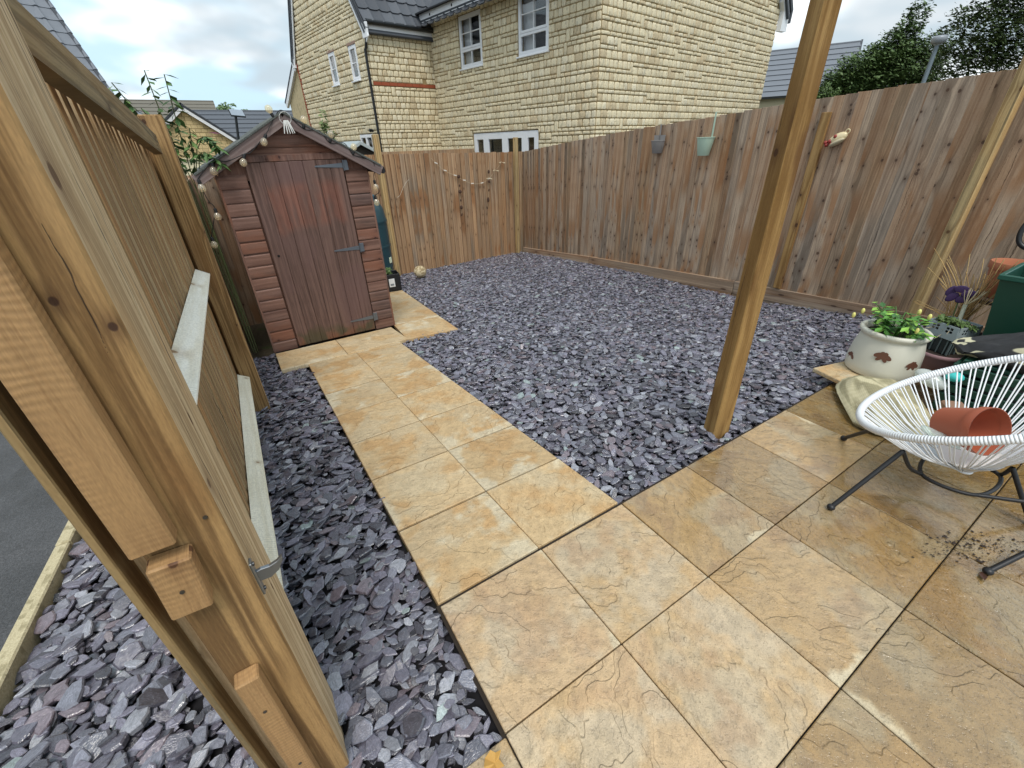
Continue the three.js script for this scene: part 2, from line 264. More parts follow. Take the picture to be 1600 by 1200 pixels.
{
  const patio = setting('patio', 'wet buff riven slabs of the square patio', 'patio'), r = rng(7);
  part('bedding', sheet(range(-0.01, 4.6, 4), range(-0.006, 2.4, 3), () => -0.0105), mJoint, patio);
  for (let i = 0; i < 10; i++) for (let j = 0; j < 5; j++) {
    const soak = clamp((i - 1.2 + j * 1.15) / 4.2 + (r() - 0.5) * 0.5), cell = Math.round(soak * 3) * 4 + Math.floor(r() * 4), dy = (r() - 0.5) * 0.003;
    part('slab', slabGeo(0.446, 0.446, cell, Math.floor(r() * 4)), mPatio[Math.floor(r() * 3)], patio, [0.225 + i * 0.45, -0.018 + dy, 0.231 + j * 0.45], [(r() - 0.5) * 0.004, 0, (r() - 0.5) * 0.004]);
  }
  part('slab', slabGeo(0.446, 0.446, 5, 1), mPatio[0], patio, [-0.226, -0.019, 0.685]);
  part('slab', slabGeo(0.446, 0.446, 2, 0), mPatio[1], patio, [-0.226, -0.019, 1.137]);
}
{
  const path = setting('path', 'two slab wide buff garden path to the shed', 'path'), r = rng(17);
  part('bedding', sheet([-0.0, 0.888], range(-3.1, -0.004, 8), (x, z) => G(z) - 0.0185), mJoint, path);
  for (let i = 0; i < 2; i++) for (let j = 0; j < 7; j++) {
    const d = j === 6 ? 0.40 : 0.4425, z = j === 6 ? -(2.712 + 0.2) : -(j + 0.5) * 0.452;
    part('slab', slabGeo(0.444, d, (j * 5 + i * 7 + Math.floor(r() * 2)) % 16, Math.floor(r() * 4)), mPath[Math.floor(r() * 3)], path, [0.222 + i * 0.446, G(z) - 0.0255 + (r() - 0.5) * 0.002, z], [TILT + (r() - 0.5) * 0.006, 0, (r() - 0.5) * 0.006]);
  }
  // threshold in front of the shed, and the strip along its side
  for (const [x0, x1, c] of [[-0.232, 0.362, 3], [0.366, 0.985, 9]]) { const z = -3.40; part('slab', slabGeo(+(x1 - x0).toFixed(3), 0.585, c, 0), mPath[c % 3], path, [(x0 + x1) / 2, G(z) - 0.017, z], [TILT, 0, 0]); }
  const a = 0.099; // the side strip turns with the back fence
  for (let k = 0; k < 4; k++) { const z = -3.40 - k * 0.665, x = 1.285 - (z + 3.4) * 0.1; part('slab', slabGeo(0.56, 0.66, [13, 6, 10, 1][k], k % 2 * 2), mPath[k % 3], path, [x, G(z) - 0.02, z], [TILT, -a, 0], 'YXZ'); }
}

// ---------- slate chippings ----------
const chipGeos = [];
{
  const r = rng(301);
  for (let k = 0; k < 12; k++) {
    const n = 7 + Math.floor(r() * 3), asp = 0.48 + r() * 0.32, out = [], ring = (s, y, j) => Array.from({ length: n }, (_, i) => { const a = i / n * 2 * PI + ph[i]; return [Math.cos(a) * rad[i] * s, y + Math.cos(a + tl) * j, Math.sin(a) * rad[i] * asp * s]; });
    const ph = Array.from({ length: n }, () => (r() - 0.5) * 0.5), rad = Array.from({ length: n }, () => 0.72 + r() * 0.5), tl = r() * 6, th = 0.09 + r() * 0.08;
    const top = ring(0.88, th, 0.03), mid = ring(1.0, th * 0.45, 0.03), bot = ring(0.9, -th, 0.03);
    const t = (a, b, c) => out.push(...a, ...b, ...c);
    for (let i = 0; i < n; i++) { const j = (i + 1) % n; t([0, th * 1.15, 0], top[j], top[i]); t(top[i], top[j], mid[j]); t(top[i], mid[j], mid[i]); t(mid[i], mid[j], bot[j]); t(mid[i], bot[j], bot[i]); }
    chipGeos.push(planarUV(fromTris(out), k * 0.13, k * 0.29, 0.5));
  }
}
const slateTex = bake(256, 256, (x, y, o) => { const n = fbm(x / 14, y / 5, 4), m = fbm(x / 40 + 3, y / 40, 3); const k = 205 + (n - 0.5) * 70 + (m - 0.5) * 50; o[0] = k; o[1] = k; o[2] = k * 1.02; o[3] = n * 255; o[4] = 24 + n * 66; });
const slateCol = (r, d = 1) => {
  const p = r(); let c = p < 0.32 ? [0.238, 0.226, 0.282] : p < 0.60 ? [0.252, 0.256, 0.304] : p < 0.82 ? [0.095, 0.091, 0.112] : p < 0.90 ? [0.24, 0.195, 0.22] : p < 0.988 ? [0.43, 0.44, 0.48] : [0.40, 0.48, 0.46];
  const k = (0.72 + r() * 0.6) * d; return c.map(v => v * k);
};
const slateMat = (c) => new THREE.MeshPhysicalMaterial({ ior: 1.85, map: slateTex.c, bumpMap: slateTex.b, bumpScale: 0.0015, roughnessMap: slateTex.r, roughness: 0.95, color: c ? new THREE.Color().setRGB(...c) : 0xffffff });
const mSlate = slateMat(), mSlates = (() => { const r = rng(77); return Array.from({ length: 14 }, () => slateMat(slateCol(r))); })();
const mBed = plain(0x16151a, 0.95);
function slateBed(label, inside, box, o) {
  const bed = setting('slate_bed', label, 'slate bed'), r = rng(o.seed), list = [];
  const [x0, x1, z0, z1] = box;
  part('weed_membrane', sheet(range(x0, x1, Math.max(2, Math.ceil((x1 - x0) * 3))), range(z0, z1, Math.ceil((z1 - z0) * 3)), (x, z) => bedY(x, z) - 0.044), mBed, bed);
  for (let layer = 0; layer < o.layers.length; layer++) {
    const [step, lift, size] = o.layers[layer];
    for (let x = x0; x < x1; x += step) for (let z = z0; z < z1; z += step) {
      const px = x + (r() - 0.5) * step * 1.3, pz = z + (r() - 0.5) * step * 1.3, s = size * (0.55 + Math.pow(r(), 1.6) * 0.95), tilt = layer ? 0.42 : 0.3, q = [(r() - 0.5) * 2 * tilt * (0.3 + r()) - 0.1, r() < 0.6 ? (r() - 0.5) * 1.8 + 0.5 : r() * 6.283, (r() - 0.5) * 2 * tilt * (0.3 + r())], y = lift + (r() - 0.5) * (layer ? 0.02 : 0.012), k = Math.floor(r() * 12), c = slateCol(r, o.tone ?? 1), th = 0.75 + r() * 0.9;
      if (!inside(px, pz)) continue;
      list.push({ px, pz, py: bedY(px, pz) + y, s, q, k, c, th, layer });
    }
  }
  const cam = camera.position; let singles = list.filter(e => e.layer === o.layers.length - 1);
  const pv = V3(); singles = singles.filter(e => { pv.set(e.px, e.py, e.pz).project(camera); return Math.abs(pv.x) < 0.99 && Math.abs(pv.y) < 0.99 && pv.z < 1; });
  singles.sort((a, b) => b.s / Math.hypot(b.px - cam.x, b.py - cam.y, b.pz - cam.z) - a.s / Math.hypot(a.px - cam.x, a.py - cam.y, a.pz - cam.z));
  const one = new Set(singles.slice(0, o.singles));
  let n = 0; for (const e of one) { const m = part('slate_chip', chipGeos[e.k], mSlates[n++ % 14], bed, [e.px, e.py, e.pz], e.q); m.scale.set(e.s, e.s * e.th, e.s); }
  const mtx = new THREE.Matrix4(), qq = new THREE.Quaternion(), col = new THREE.Color();
  const rest = list.filter(e => !one.has(e));
  const m2 = new THREE.Matrix4(), m3 = new THREE.Matrix4();
  const im = new THREE.InstancedMesh(chipGeos[o.geo], mSlate, rest.length); im.name = 'slate_chippings'; im.userData.kind = 'stuff';
  rest.forEach((e, i) => { const st = 0.75 + (e.k % 4) * 0.22; mtx.compose(V3(e.px, e.py, e.pz), qq.setFromEuler(new THREE.Euler(...e.q)), V3(e.s * st, e.s * e.th, e.s / st * (e.k > 5 ? -1 : 1))); m3.makeRotationY(e.k * 0.53 + e.s * 900); im.setMatrixAt(i, mtx.multiply(m3)); im.setColorAt(i, col.setRGB(...e.c)); });
  bed.add(im);
  console.log('chips', list.length);
}
const sideEdge = z => 1.585 - (z + 3.4) * 0.1; // right edge of the side strip
slateBed('large bed of purple grey slate between path and fences', (x, z) => {
  if (z > -0.012 || x < 0.9) return false;
  if (z > -3.1) return true;
  if (z > -5.75 && x < sideEdge(z)) return false;
  if (x < 1.07) return false;
  return z > -7.32 - (x - 2.37) * 0.0925 && x < 5.33 + (z + 7.45) * -0.066;
}, [0.9, 5.4, -7.7, -0.0], { seed: 11, geo: 4, layers: [[0.031, -0.024, 0.024], [0.034, -0.002, 0.027]], singles: 90 });
slateBed('narrow inner strip of slate between path and left fence', (x, z) => x < -0.012 && x > -0.53 && z < 0.45 && !(z < -3.08 && x > -0.25 && z > -3.7), [-0.54, 0.0, -3.75, 0.45], { seed: 12, geo: 7, layers: [[0.032, -0.024, 0.025], [0.036, -0.002, 0.030]], singles: 110 });
slateBed('strip of larger slate outside the left fence by the road', (x, z) => x > -1.288 && x < -0.5, [-1.3, -0.5, -4.2, 0.9], { seed: 13, geo: 4, layers: [[0.036, -0.026, 0.028], [0.042, -0.002, 0.037]], singles: 100, tone: 1.1 });
{ // dark bare soil in the gap beside the shed
}
// ---------- fences ----------
// tapered (feather edge) board: thick at +x, thin at -x, front face towards +z, foot at y = 0
function boardGeo(w, h, t, uo, vo, edge = 0.35) { const g = cbox(w, h, t, 0.0015, uo, vo, q => [q[0], q[1] + h / 2, q[2] > 0 ? q[2] * lerp(edge, 1, (q[0] / w) + 0.5) - t * 0 : q[2]]); return g; }
const boardSet = (n, w, h, t, seed, edge) => { const r = rng(seed); return Array.from({ length: n }, () => boardGeo(w, h, t, r() * 0.9, r() * 2.2, edge)); };
{ // long right hand fence: vertical boards over horizontal gravel boards, running from A (far corner) to B and on past the picture
  const A = V3(5.35, 0, -7.45), B = V3(4.80, 0, 0.52), len = A.distanceTo(B), d = B.clone().sub(A).normalize(), turn = Math.atan2(-d.x, -d.z) + PI / 2; // +z looks into the garden
  const f = thing('board_fence', 'long weathered grey brown board fence behind the slate bed with gravel boards below', 'fence', [A.x, -0.95, A.z], Math.atan2(-d.z, d.x));
  // local +x runs along the fence towards the camera's right; local -z is garden side? the garden lies to -x of the fence
  const top = [[-7.45, 1.272], [-5.6, 1.441], [-4.06, 1.566], [-2.15, 1.69], [-1.5, 1.74], [-0.36, 1.79], [1, 1.85]], low = [[-7.45, -0.66], [-6.2, -0.56], [-4.87, -0.395], [-2.53, -0.19], [-1.47, -0.126], [-0.3, -0.02], [1, 0.05]];
  const zAt = s => A.z + d.z * s, geos = boardSet(10, 0.112, 2.0, 0.02, 61), r = rng(62);
  const n = Math.floor(len / 0.103);
  for (let i = 0; i < n; i++) {
    const s = i * 0.103 + 0.055, y0 = table(low, zAt(s)) - 0.02, y1 = table(top, zAt(s)) + (r() - 0.5) * 0.012, h = y1 - y0;
    const m = part('board', geos[Math.floor(r() * 10)], M.fence[Math.floor(r() * 8)], f, [s, y0 + 0.95, 0.012 + (r() - 0.5) * 0.004], [0, 0.055 + (r() - 0.5) * 0.03, (r() - 0.5) * 0.008]); m.scale.y = h / 2.0;
  }
  // gravel boards, three bays, two deep
  const gg = [0, 1].map(i => cbox(0.15, 1, 0.03, 0.002, i * 0.4, i * 0.8));
  const bays = [[0.02, 2.45], [2.46, 5.42], [5.43, len]];
  bays.forEach(([s0, s1], b) => { for (let k = 0; k < 2; k++) { const ya = table(low, zAt(s0)), yb = table(low, zAt(s1)), l = s1 - s0, sl = Math.atan2(yb - ya, l); const m = part('gravel_board', gg[(b + k) % 2], M.fence[[5, 2, 7][b]], f, [(s0 + s1) / 2, (ya + yb) / 2 + 0.95 - 0.075 - k * 0.152, 0.03 - k * 0.006], [0, 0, sl - PI / 2]); m.scale.y = l / Math.cos(sl) - 0.004; m.userData.pieces = 1; } });
  for (let k = 0; k < 3; k++) { const ya = 1.05 - k * 0.72, m = part('arris_rail', gg[0], M.fence[3], f, [len / 2, ya + 0.95, -0.06], [0, 0, 0.055 - PI / 2]); m.scale.set(0.5, len - 0.1, 1.6); }
  // a rust coloured fence post set flush among the boards
  part('fence_post', cbox(0.085, 1.72, 0.03, 0.003, 0.1, 0.3), M.post[2], f, [len - (0.52 + 1.5), 0.86 + 0.95 - 0.11, 0.042], [0, 0, 0]);
  f.userData.turn = turn;
}
{ // back fence
  const A = V3(1.55, 0, -7.26), B = V3(5.56, 0, -7.634), d = B.clone().sub(A).normalize(), len = A.distanceTo(B);
  const f = thing('board_fence', 'shorter tan board fence across the far end behind the shed and ball', 'fence', [A.x, -0.95, A.z], Math.atan2(-d.z, d.x)), geos = boardSet(10, 0.09, 2.0, 0.03, 71), behind = boardSet(4, 0.08, 2.0, 0.014, 73, 1), r = rng(72);
  const n = Math.floor(len / 0.097);
  for (let i = 0; i < n; i++) {
    const s = i * 0.097 + 0.06, y0 = -0.8, y1 = lerp(1.35, 1.272, s / len) + (r() - 0.5) * 0.012; const m = part('board', geos[Math.floor(r() * 10)], M.back[Math.floor(r() * 8)], f, [s, y0 + 0.95, 0.016], [0, 0.2 + (r() - 0.5) * 0.08, (r() - 0.5) * 0.006]); m.scale.y = (y1 - y0) / 2;
    const q = part('back_board', behind[i % 4], M.back[(i * 3) % 8], f, [s + 0.0485, y0 + 0.95, -0.02]); q.scale.y = (y1 - y0 - 0.02) / 2;
  }
  const rg = cbox(0.07, 1, 0.04, 0.003); for (let k = 0; k < 3; k++) { const m = part('arris_rail', rg, M.back[2], f, [len / 2, 0.95 + 1.0 - k * 0.75, -0.05], [0, 0, -PI / 2]); m.scale.y = len; }
  part('gravel_board', cbox(0.16, len, 0.03, 0.002), M.fence[2], f, [len / 2, 0.95 - 0.86, -0.02], [0, 0, -PI / 2]);
}
// free standing square posts
function post(label, x, z, y0, y1, w, mat, turn, lean = [0, 0], seed = 1, taper = 0) {
  const h = y1 - y0, p = thing('timber_post', label, 'post', [x, y0, z], turn); p.rotation.x = lean[0]; p.rotation.z = lean[1];
  part('shaft', cbox(w, h, w, 0.006, seed * 0.21, seed * 0.57, taper ? q => { const k = 1 - taper * clamp(q[1] / h + 0.5); return [q[0] * k, q[1], q[2] * k]; } : null), mat, p, [0, h / 2, 0]); return p;
}
post('yellow square post in the far corner where the fences meet', 5.20, -7.50, -0.83, 1.54, 0.08, M.yellow[0], 0.09, [0, 0], 2);
post('tall yellow post between the shed roof and the back fence', 2.22, -7.20, -0.83, 1.63, 0.095, M.yellow[0], 0.09, [0, 0], 5);
post('golden brown post standing alone in the slate bed, cut by the top of the picture', 1.765, -0.115, -0.12, 2.35, 0.098, M.post[0], -0.35, [0, 0], 3, 0.3);
post('yellow post leaning against the right fence beside the potted plants', 4.74, -0.20, -0.16, 2.4, 0.078, M.yellow[0], -0.1, [0, 0], 7);

{ // left boundary fence, seen from its rail side
  const f = thing('board_fence', 'left slatted board fence with three rails, the lower two coloured with sky reflection beside the road', 'fence', [-0.47, -0.36, -1.2]), r = rng(81);
  const P = (x, y, z) => [x + 0.47, y + 0.36, z + 1.2];
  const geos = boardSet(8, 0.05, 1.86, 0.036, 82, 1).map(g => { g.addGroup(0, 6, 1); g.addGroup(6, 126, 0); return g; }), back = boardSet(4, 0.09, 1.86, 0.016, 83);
  for (let i = 0; i < 27; i++) part('back_board', back[i % 4], M.left[(i * 5) % 6], f, P(-0.552, -0.23 + Math.min(0, (0.17 - i * 0.099 + 0.3) * 0.06), 0.17 - i * 0.099), [0, PI / 2, 0]);
  part('closing_strip', cbox(0.12, 1.9, 0.02, 0.002, 0.2, 0.4), M.slat[0], f, P(-0.53, 0.55, -2.47));
  for (let i = 0; i < 27; i++) { const z = 0.22 - i * 0.099; part('board', geos[Math.floor(r() * 8)], [M.slat[Math.floor(r() * 3)], M.paleTan[0]], f, P(-0.526 + (r() - 0.5) * 0.006, -0.2 + Math.min(0.0, (z + 0.3) * 0.06) - 0.02, z), [0, PI / 2 + (r() - 0.5) * 0.06, (r() - 0.5) * 0.006]); }
  // triangular arris rails: ridge towards the garden
  const tri = shapeOf([[-0.032, -0.046], [0.032, -0.006], [0.032, 0.002], [-0.032, 0.040]]), flatRail = shapeOf([[-0.018, -0.048], [0.018, -0.046], [0.018, 0.046], [-0.018, 0.048]]);
  const rails = [[1.645, M.darkOlive[0], 0.074], [0.905, M.pale[0], 0.058], [0.175, M.pale[1], 0.062]];  // lower two near white: sky reflected on their tops put into colour
  rails.forEach(([y, m, k], i) => {
    const l = 2.28, g = planarUV(new THREE.ExtrudeGeometry(i ? tri : flatRail, { depth: l, bevelEnabled: false, steps: 1 }), i * 0.2, i * 0.4);
    const uv = g.attributes.uv, ps = g.attributes.position; for (let q = 0; q < uv.count; q++) uv.setXY(q, ps.getY(q) * 1.1 + i * 0.2, ps.getZ(q) + i * 0.37);
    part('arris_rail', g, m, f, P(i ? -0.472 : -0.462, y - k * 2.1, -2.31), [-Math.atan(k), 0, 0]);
  });
  // far post, capped by the top rail, and the fence post that backs the gate post
  part('fence_post', cbox(0.11, 2.16, 0.11, 0.005, 0.4, 0.2), M.near[0], f, P(-0.442, 1.63 - 1.08, -2.40));
  part('fence_post', cbox(0.098, 2.3, 0.1, 0.005, 0.1, 0.7), M.paleTan[0], f, P(-0.438, 0.95, 0.122));
}
{ // gate post close to the camera, with stop battens and a latch keeper
  const g = thing('gate_post', 'big golden gate post in the left foreground with stop battens', 'gate post', [-0.44, -0.25, 0.228]);
  const P = (x, y, z) => [x + 0.44, y + 0.25, z - 0.228];
  const pg = cbox(0.112, 2.35, 0.1, 0.004, 0.23, 0.31); pg.addGroup(0, 18, 0); pg.addGroup(18, 6, 1); pg.addGroup(24, 108, 0); part('post', pg, [M.near[1], M.paleTan[0]], g, P(-0.444, 0.925, 0.228));  // one side face gets a paler tan timber than the rest
  part('stop_batten', cbox(0.056, 0.62, 0.034, 0.003, 0.1, 0.2), M.saw[0], g, P(-0.4735, 1.245, 0.295));
  part('stop_batten', cbox(0.056, 0.115, 0.036, 0.003, 0.2, 0.9), M.saw[0], g, P(-0.470, 0.848, 0.296), [0, 0, -0.06]);
  part('stop_batten', cbox(0.042, 0.72, 0.034, 0.003, 0.05, 0.5), M.saw[0], g, P(-0.466, 0.20, 0.295));
  part('cover_board', cbox(0.012, 2.25, 0.11, 0.002, 0.3, 0.1), M.darkOlive[0], g, P(-0.531, 0.90, 0.235));
  part('packing_strip', cbox(0.016, 2.2, 0.03, 0.002, 0.3, 0.1), M.left[4], g, P(-0.512, 0.90, 0.19));
  const steel = plain(0x8d9094, 0.35, { metalness: 0.9 });
  const k = part('latch_keeper', cbox(0.004, 0.085, 0.018, 0.001), steel, g, P(-0.386, 0.758, 0.262));
  const hook = prism([[0, -0.012], [0.018, -0.014], [0.034, -0.004], [0.044, 0.014], [0.046, 0.024], [0.036, 0.016], [0.022, 0.012], [0.008, 0.014], [0, 0.012]], 0.006, { bevelEnabled: true, bevelSize: 0.0008, bevelThickness: 0.0008, bevelSegments: 1 });
  part('hook', hook, steel, k, [0.002, 0.002, -0.003]);
  for (const dy of [-0.034, 0.034]) part('screw', new THREE.CylinderGeometry(0.004, 0.004, 0.004, 8), plain(0x55575a, 0.4, { metalness: 0.9 }), k, [0.003, dy, 0], [0, 0, PI / 2]);
  const nail = new THREE.CylinderGeometry(0.0035, 0.0035, 0.003, 8), mN = plain(0x5c554c, 0.5, { metalness: 0.7 });
  for (const [x, y, z] of [[-0.47, 0.845, 0.3145], [-0.466, 0.45, 0.3125], [-0.464, 0.2, 0.3125], [-0.408, 0.94, 0.2785]]) part('nail', nail, mN, g, P(x, y, z), [PI / 2, 0, 0]);
}

// ---------- shed ----------
{
  const X0 = -0.235, X1 = 1.045, Z0 = -3.75, Z1 = -5.55, Y0 = -0.375, W = X1 - X0, cx = (X0 + X1) / 2;
  const s = thing('garden_shed', 'red brown wooden shed with a pitched roof and boarded door', 'shed', [cx, Y0, Z0]), r = rng(91);
  const P = (x, y, z) => [x - cx, y - Y0, z - Z0];
  const eave = 1.24, apexX = 0.392, apexY = 1.66, pitch = Math.atan2(0.43, 0.76);
  // inner box so that nothing shows through
  part('inner_wall', cbox(W - 0.05, 1.55, 1.74, 0.004), M.shed[1], s, P(cx, Y0 + 0.79, (Z0 + Z1) / 2 - 0.0));
  part('floor_bearer', cbox(W - 0.02, 0.05, 1.78, 0.004), plain(0x241a15, 0.9), s, P(cx, Y0 + 0.0, (Z0 + Z1) / 2));
  // shiplap: each board has a lip at its foot
  const ship = (l, uo, vo) => { const g = prism([[-0.002, 0], [0.012, 0.002], [0.0135, 0.012], [0.012, 0.088], [0.004, 0.1], [0.002, 0.107], [-0.002, 0.107]], l, {}); const q = planarUV(g); const u = q.attributes.uv, p = q.attributes.position; for (let i = 0; i < u.count; i++) u.setXY(i, p.getY(i) + p.getX(i) + uo, p.getZ(i) + vo); return q; };
  const N = 15, dh = (eave + 0.03 - Y0) / N;
  const gl = Array.from({ length: 6 }, () => ship(0.225, r() * 0.8, r() * 2)), gr = Array.from({ length: 6 }, () => ship(0.215, r() * 0.8, r() * 2)), gs = Array.from({ length: 5 }, () => ship(1.8, r() * 0.8, r() * 2));
  for (let i = 0; i < N; i++) {
    const y = Y0 + i * dh, k = dh / 0.107;
    for (const [g, x] of [[gl, X0], [gr, 0.828]]) { const m = part('cladding_board', g[Math.floor(r() * 6)], M.shed[Math.floor(r() * 6)], s, P(x + (g === gl ? 0.225 : 0.215), y, Z0), [0, -PI / 2, 0]); m.scale.y = k; }
    const a = part('cladding_board', gs[i % 5], M.shed[Math.floor(r() * 6)], s, P(X1 - 0.012, y, Z1), [0, 0, 0]); a.scale.y = k;
    const b = part('cladding_board', gs[(i + 2) % 5], M.shed[Math.floor(r() * 6)], s, P(X0 + 0.012, y, Z0), [0, PI, 0]); b.scale.y = k;
  }
  for (const x of [X0 + 0.004, X1 - 0.004]) part('corner_trim', cbox(0.018, eave - Y0, 0.02, 0.002, 0.3, x), M.shed[2], s, P(x, (eave + Y0) / 2, Z0 + 0.004));
  // gable
  const gable = (z, back) => { const g = planarUV(prism([[X0 - cx, 1.22 - Y0], [X1 - cx, 1.22 - Y0], [X1 - cx, eave - Y0 + 0.02], [apexX - cx, apexY - Y0 + 0.02], [X0 - cx, eave - Y0 + 0.02]], 0.02), 0.2, back); part('gable_panel', g, M.shed[3], s, [0, 0, z - Z0]); };
  gable(Z0 - 0.025, 0.3); gable(Z1, 0.6);
  for (let i = 0; i < 3; i++) { const y = 1.362 + i * 0.105, hw = Math.max(0.08, (1.67 - y - 0.05) / 0.566 - 0.02); const g = ship(2 * hw, 0.1 + i * 0.23, 0.4); part('cladding_board', g, M.shed[(i + 1) % 6], s, P(apexX + hw, y, Z0 - 0.004), [0, -PI / 2, 0]); }
  part('door_lintel', cbox(0.86, 0.05, 0.02, 0.003, 0.3, 0.2), M.shed[0], s, P(0.41, 1.385, Z0 + 0.012), [0, 0, 0]);
  // roof: felt on boards, barge boards in front
  const dx = 0.77, L = Math.hypot(dx, 0.43);
  const felt = bake(256, 256, (x, y, o) => { const k = 52 + vn(x / 1.3, y / 1.3) * 44 + fbm(x / 30, y / 30, 3) * 20; o[0] = k; o[1] = k * 1.04; o[2] = k; o[3] = vn(x / 1.3, y / 1.3) * 255; o[4] = 235; });
  const roof = part('roof', joined([-1, 1].map(q => placed(cbox(L, 0.016, 1.96, 0.002), apexX - cx + q * dx / 2, (1.722 + 1.29) / 2 - Y0 + 0.0, (Z0 + Z1) / 2 + 0.02 - Z0, 0, 0, -q * pitch))), new THREE.MeshStandardMaterial({ map: felt.c, bumpMap: felt.b, bumpScale: 0.002, roughness: 0.95 }), s);
  for (const q of [-1, 1]) {
    part('barge_board', cbox(0.088, L + 0.01, 0.02, 0.003, 0.13 + q * 0.05, 0.2), M.barge[q < 0 ? 0 : 1], s, P(apexX + q * dx / 2 * 1.0, (1.665 + 1.232) / 2 + 0.012, Z0 + 0.077 + (q > 0 ? 0.0015 : 0)), [0, 0, q * (PI / 2 - pitch)]);
    part('eaves_board', cbox(0.02, 0.07, 1.92, 0.002), M.barge[1], s, P(apexX + q * 0.745, 1.262, (Z0 + Z1) / 2 + 0.02));
  }
  const mFelt = plain(0x1f2022, 0.9);
  part('felt_flap', placed(prism([[0, 0], [0.05, -0.03], [0.07, -0.01], [0.06, 0.03], [0.03, 0.04]], 0.05), 0, 0, 0), mFelt, roof, P(apexX + 0.74, 1.245, Z0 + 0.03));
  // door: seven planks, with the stain worn orange in one broad patch
  const doorTex = bake(384, 768, (px, py, o) => {
    const x = px / 384 * 0.81, y = py / 768 * 1.71, pl = Math.floor(x / 0.1158), off = pl * 13.1;
    const rings = clamp(0.5 + (fbm((x + (fbm(x * 8 + off, y * 1.3, 3) - 0.5) * 0.05) * 60 + off, y * 0.6, 2) - 0.5) * 2), fine = fbm(x * 420, y * 9 + off, 3);
    const g = sstep(0.2, 0.85, 0.4 * rings + 0.5 * fine + 0.1 * vn(x * 60, y * 20)); let c = mix3([112, 86, 77], [80, 59, 52], g);
    c = mix3(c, [104, 78, 74], sstep(0.4, 0.7, fbm(x * 3 + 7, y * 2.2, 3)) * 0.7);
    const yy = y - 0.361 - 0.0; const wave = (fbm(x * 5 + 3, 4, 3) - 0.5) * 0.22, a = fbm(x * 14 + off, y * 3, 4);
    const patch = sstep(1.12, 1.18, y + 0 * yy) * 0 + sstep(1.10 + wave, 1.2 + wave, y + (a - 0.5) * 0.1) * sstep(1.58 + wave * 0.5, 1.48 + wave * 0.5, y + (a - 0.5) * 0.12) * sstep(0.05, 0.14, x) * sstep(0.79, 0.7, x);
    c = mix3(c, mix3([158, 94, 72], [132, 74, 56], g), patch * sstep(0.25, 0.6, a) * 0.42);
    const foot = fbm(x * 9, y * 7 + 3, 4); if (y < 0.2) c = mix3(c, mix3([66, 62, 38], [118, 74, 46], sstep(0.4, 0.6, foot)), sstep(0.16, 0.02, y + (foot - 0.5) * 0.24) * 0.7);
    const sp = vn(x * 900 + 4, y * 700); if (sp > 0.985) c = [150, 134, 126];
    o[0] = c[0]; o[1] = c[1]; o[2] = c[2]; o[3] = 150 - 70 * g; o[4] = 160 + 50 * g;
  });
  const mDoor = new THREE.MeshStandardMaterial({ map: doorTex.c, bumpMap: doorTex.b, bumpScale: 0.0012, roughnessMap: doorTex.r, roughness: 1 });
  const door = part('door', cbox(0.80, 1.69, 0.012, 0.002), M.shed[1], s, P(0.41, 0.5, Z0 + 0.004));
  for (let i = 0; i < 7; i++) {
    const w = 0.1158, h = 1.712, g = cbox(w - 0.002, h, 0.016, 0.0035), uv = g.attributes.uv, p = g.attributes.position;
    for (let k = 0; k < uv.count; k++) uv.setXY(k, (p.getX(k) + (i + 0.5) * w) / 0.81, (p.getY(k) + h / 2) / h);
    part('plank', g, mDoor, door, [(i - 3) * w, 0, 0.014]);
  }
  const iron = plain(0x70767e, 0.45, { metalness: 0.75 });
  for (const y of [1.305, 0.545, -0.213]) {
    const h = part('hinge', prism([[-0.27, -0.006], [-0.02, -0.02], [-0.02, 0.02], [-0.27, 0.006]], 0.004), iron, door, [0.425, y - 0.5, 0.0225]);
    part('hinge_plate', cbox(0.04, 0.085, 0.005, 0.001), iron, h, [0.008, 0, 0.004]); part('hinge_pin', new THREE.CylinderGeometry(0.007, 0.007, 0.09, 8), iron, h, [-0.014, 0, 0.007]);
  }
  part('hole_dark_disc', new THREE.CylinderGeometry(0.012, 0.012, 0.003, 14), plain(0x0a0808, 0.9), door, [0.059 - 0.41, 0.569 - 0.5, 0.0222], [PI / 2, 0, 0]);  // black disc, the dark inside a hole put into its colour
}
// ---------- stone houses ----------
const stoneGeos = [];
{
  const r = rng(401);
  for (let k = 0; k < 12; k++) {
    const c = 0.12, oct = [[-0.5 + c, -0.5], [0.5 - c, -0.5], [0.5, -0.5 + c], [0.5, 0.5 - c], [0.5 - c, 0.5], [-0.5 + c, 0.5], [-0.5, 0.5 - c], [-0.5, -0.5 + c]], j = () => (r() - 0.5) * 0.06;
    const ring = (s, z) => oct.map(p => [p[0] * s + j(), p[1] * s + j(), z + j() * 1.5]), a = oct.map(p => [p[0], p[1], 0]), b = ring(0.97, 0.62), f = ring(0.8, 1), pos = [...a, ...b, ...f, [0, 0, 1.06 + j()]].flat(), idx = [];
    for (let i = 0; i < 8; i++) { const n = (i + 1) % 8; idx.push(i, n, 8 + n, i, 8 + n, 8 + i, 8 + i, 8 + n, 16 + n, 8 + i, 16 + n, 16 + i, 16 + i, 16 + n, 24); }
    const g = new THREE.BufferGeometry(); g.setAttribute('position', new THREE.Float32BufferAttribute(pos, 3)); g.setIndex(idx); g.computeVertexNormals();
    const uv = []; for (let i = 0; i < 25; i++) uv.push(pos[i * 3] * 0.5 + k * 0.17, pos[i * 3 + 1] * 0.3 + k * 0.37); g.setAttribute('uv', new THREE.Float32BufferAttribute(uv, 2)); stoneGeos.push(g);
  }
}
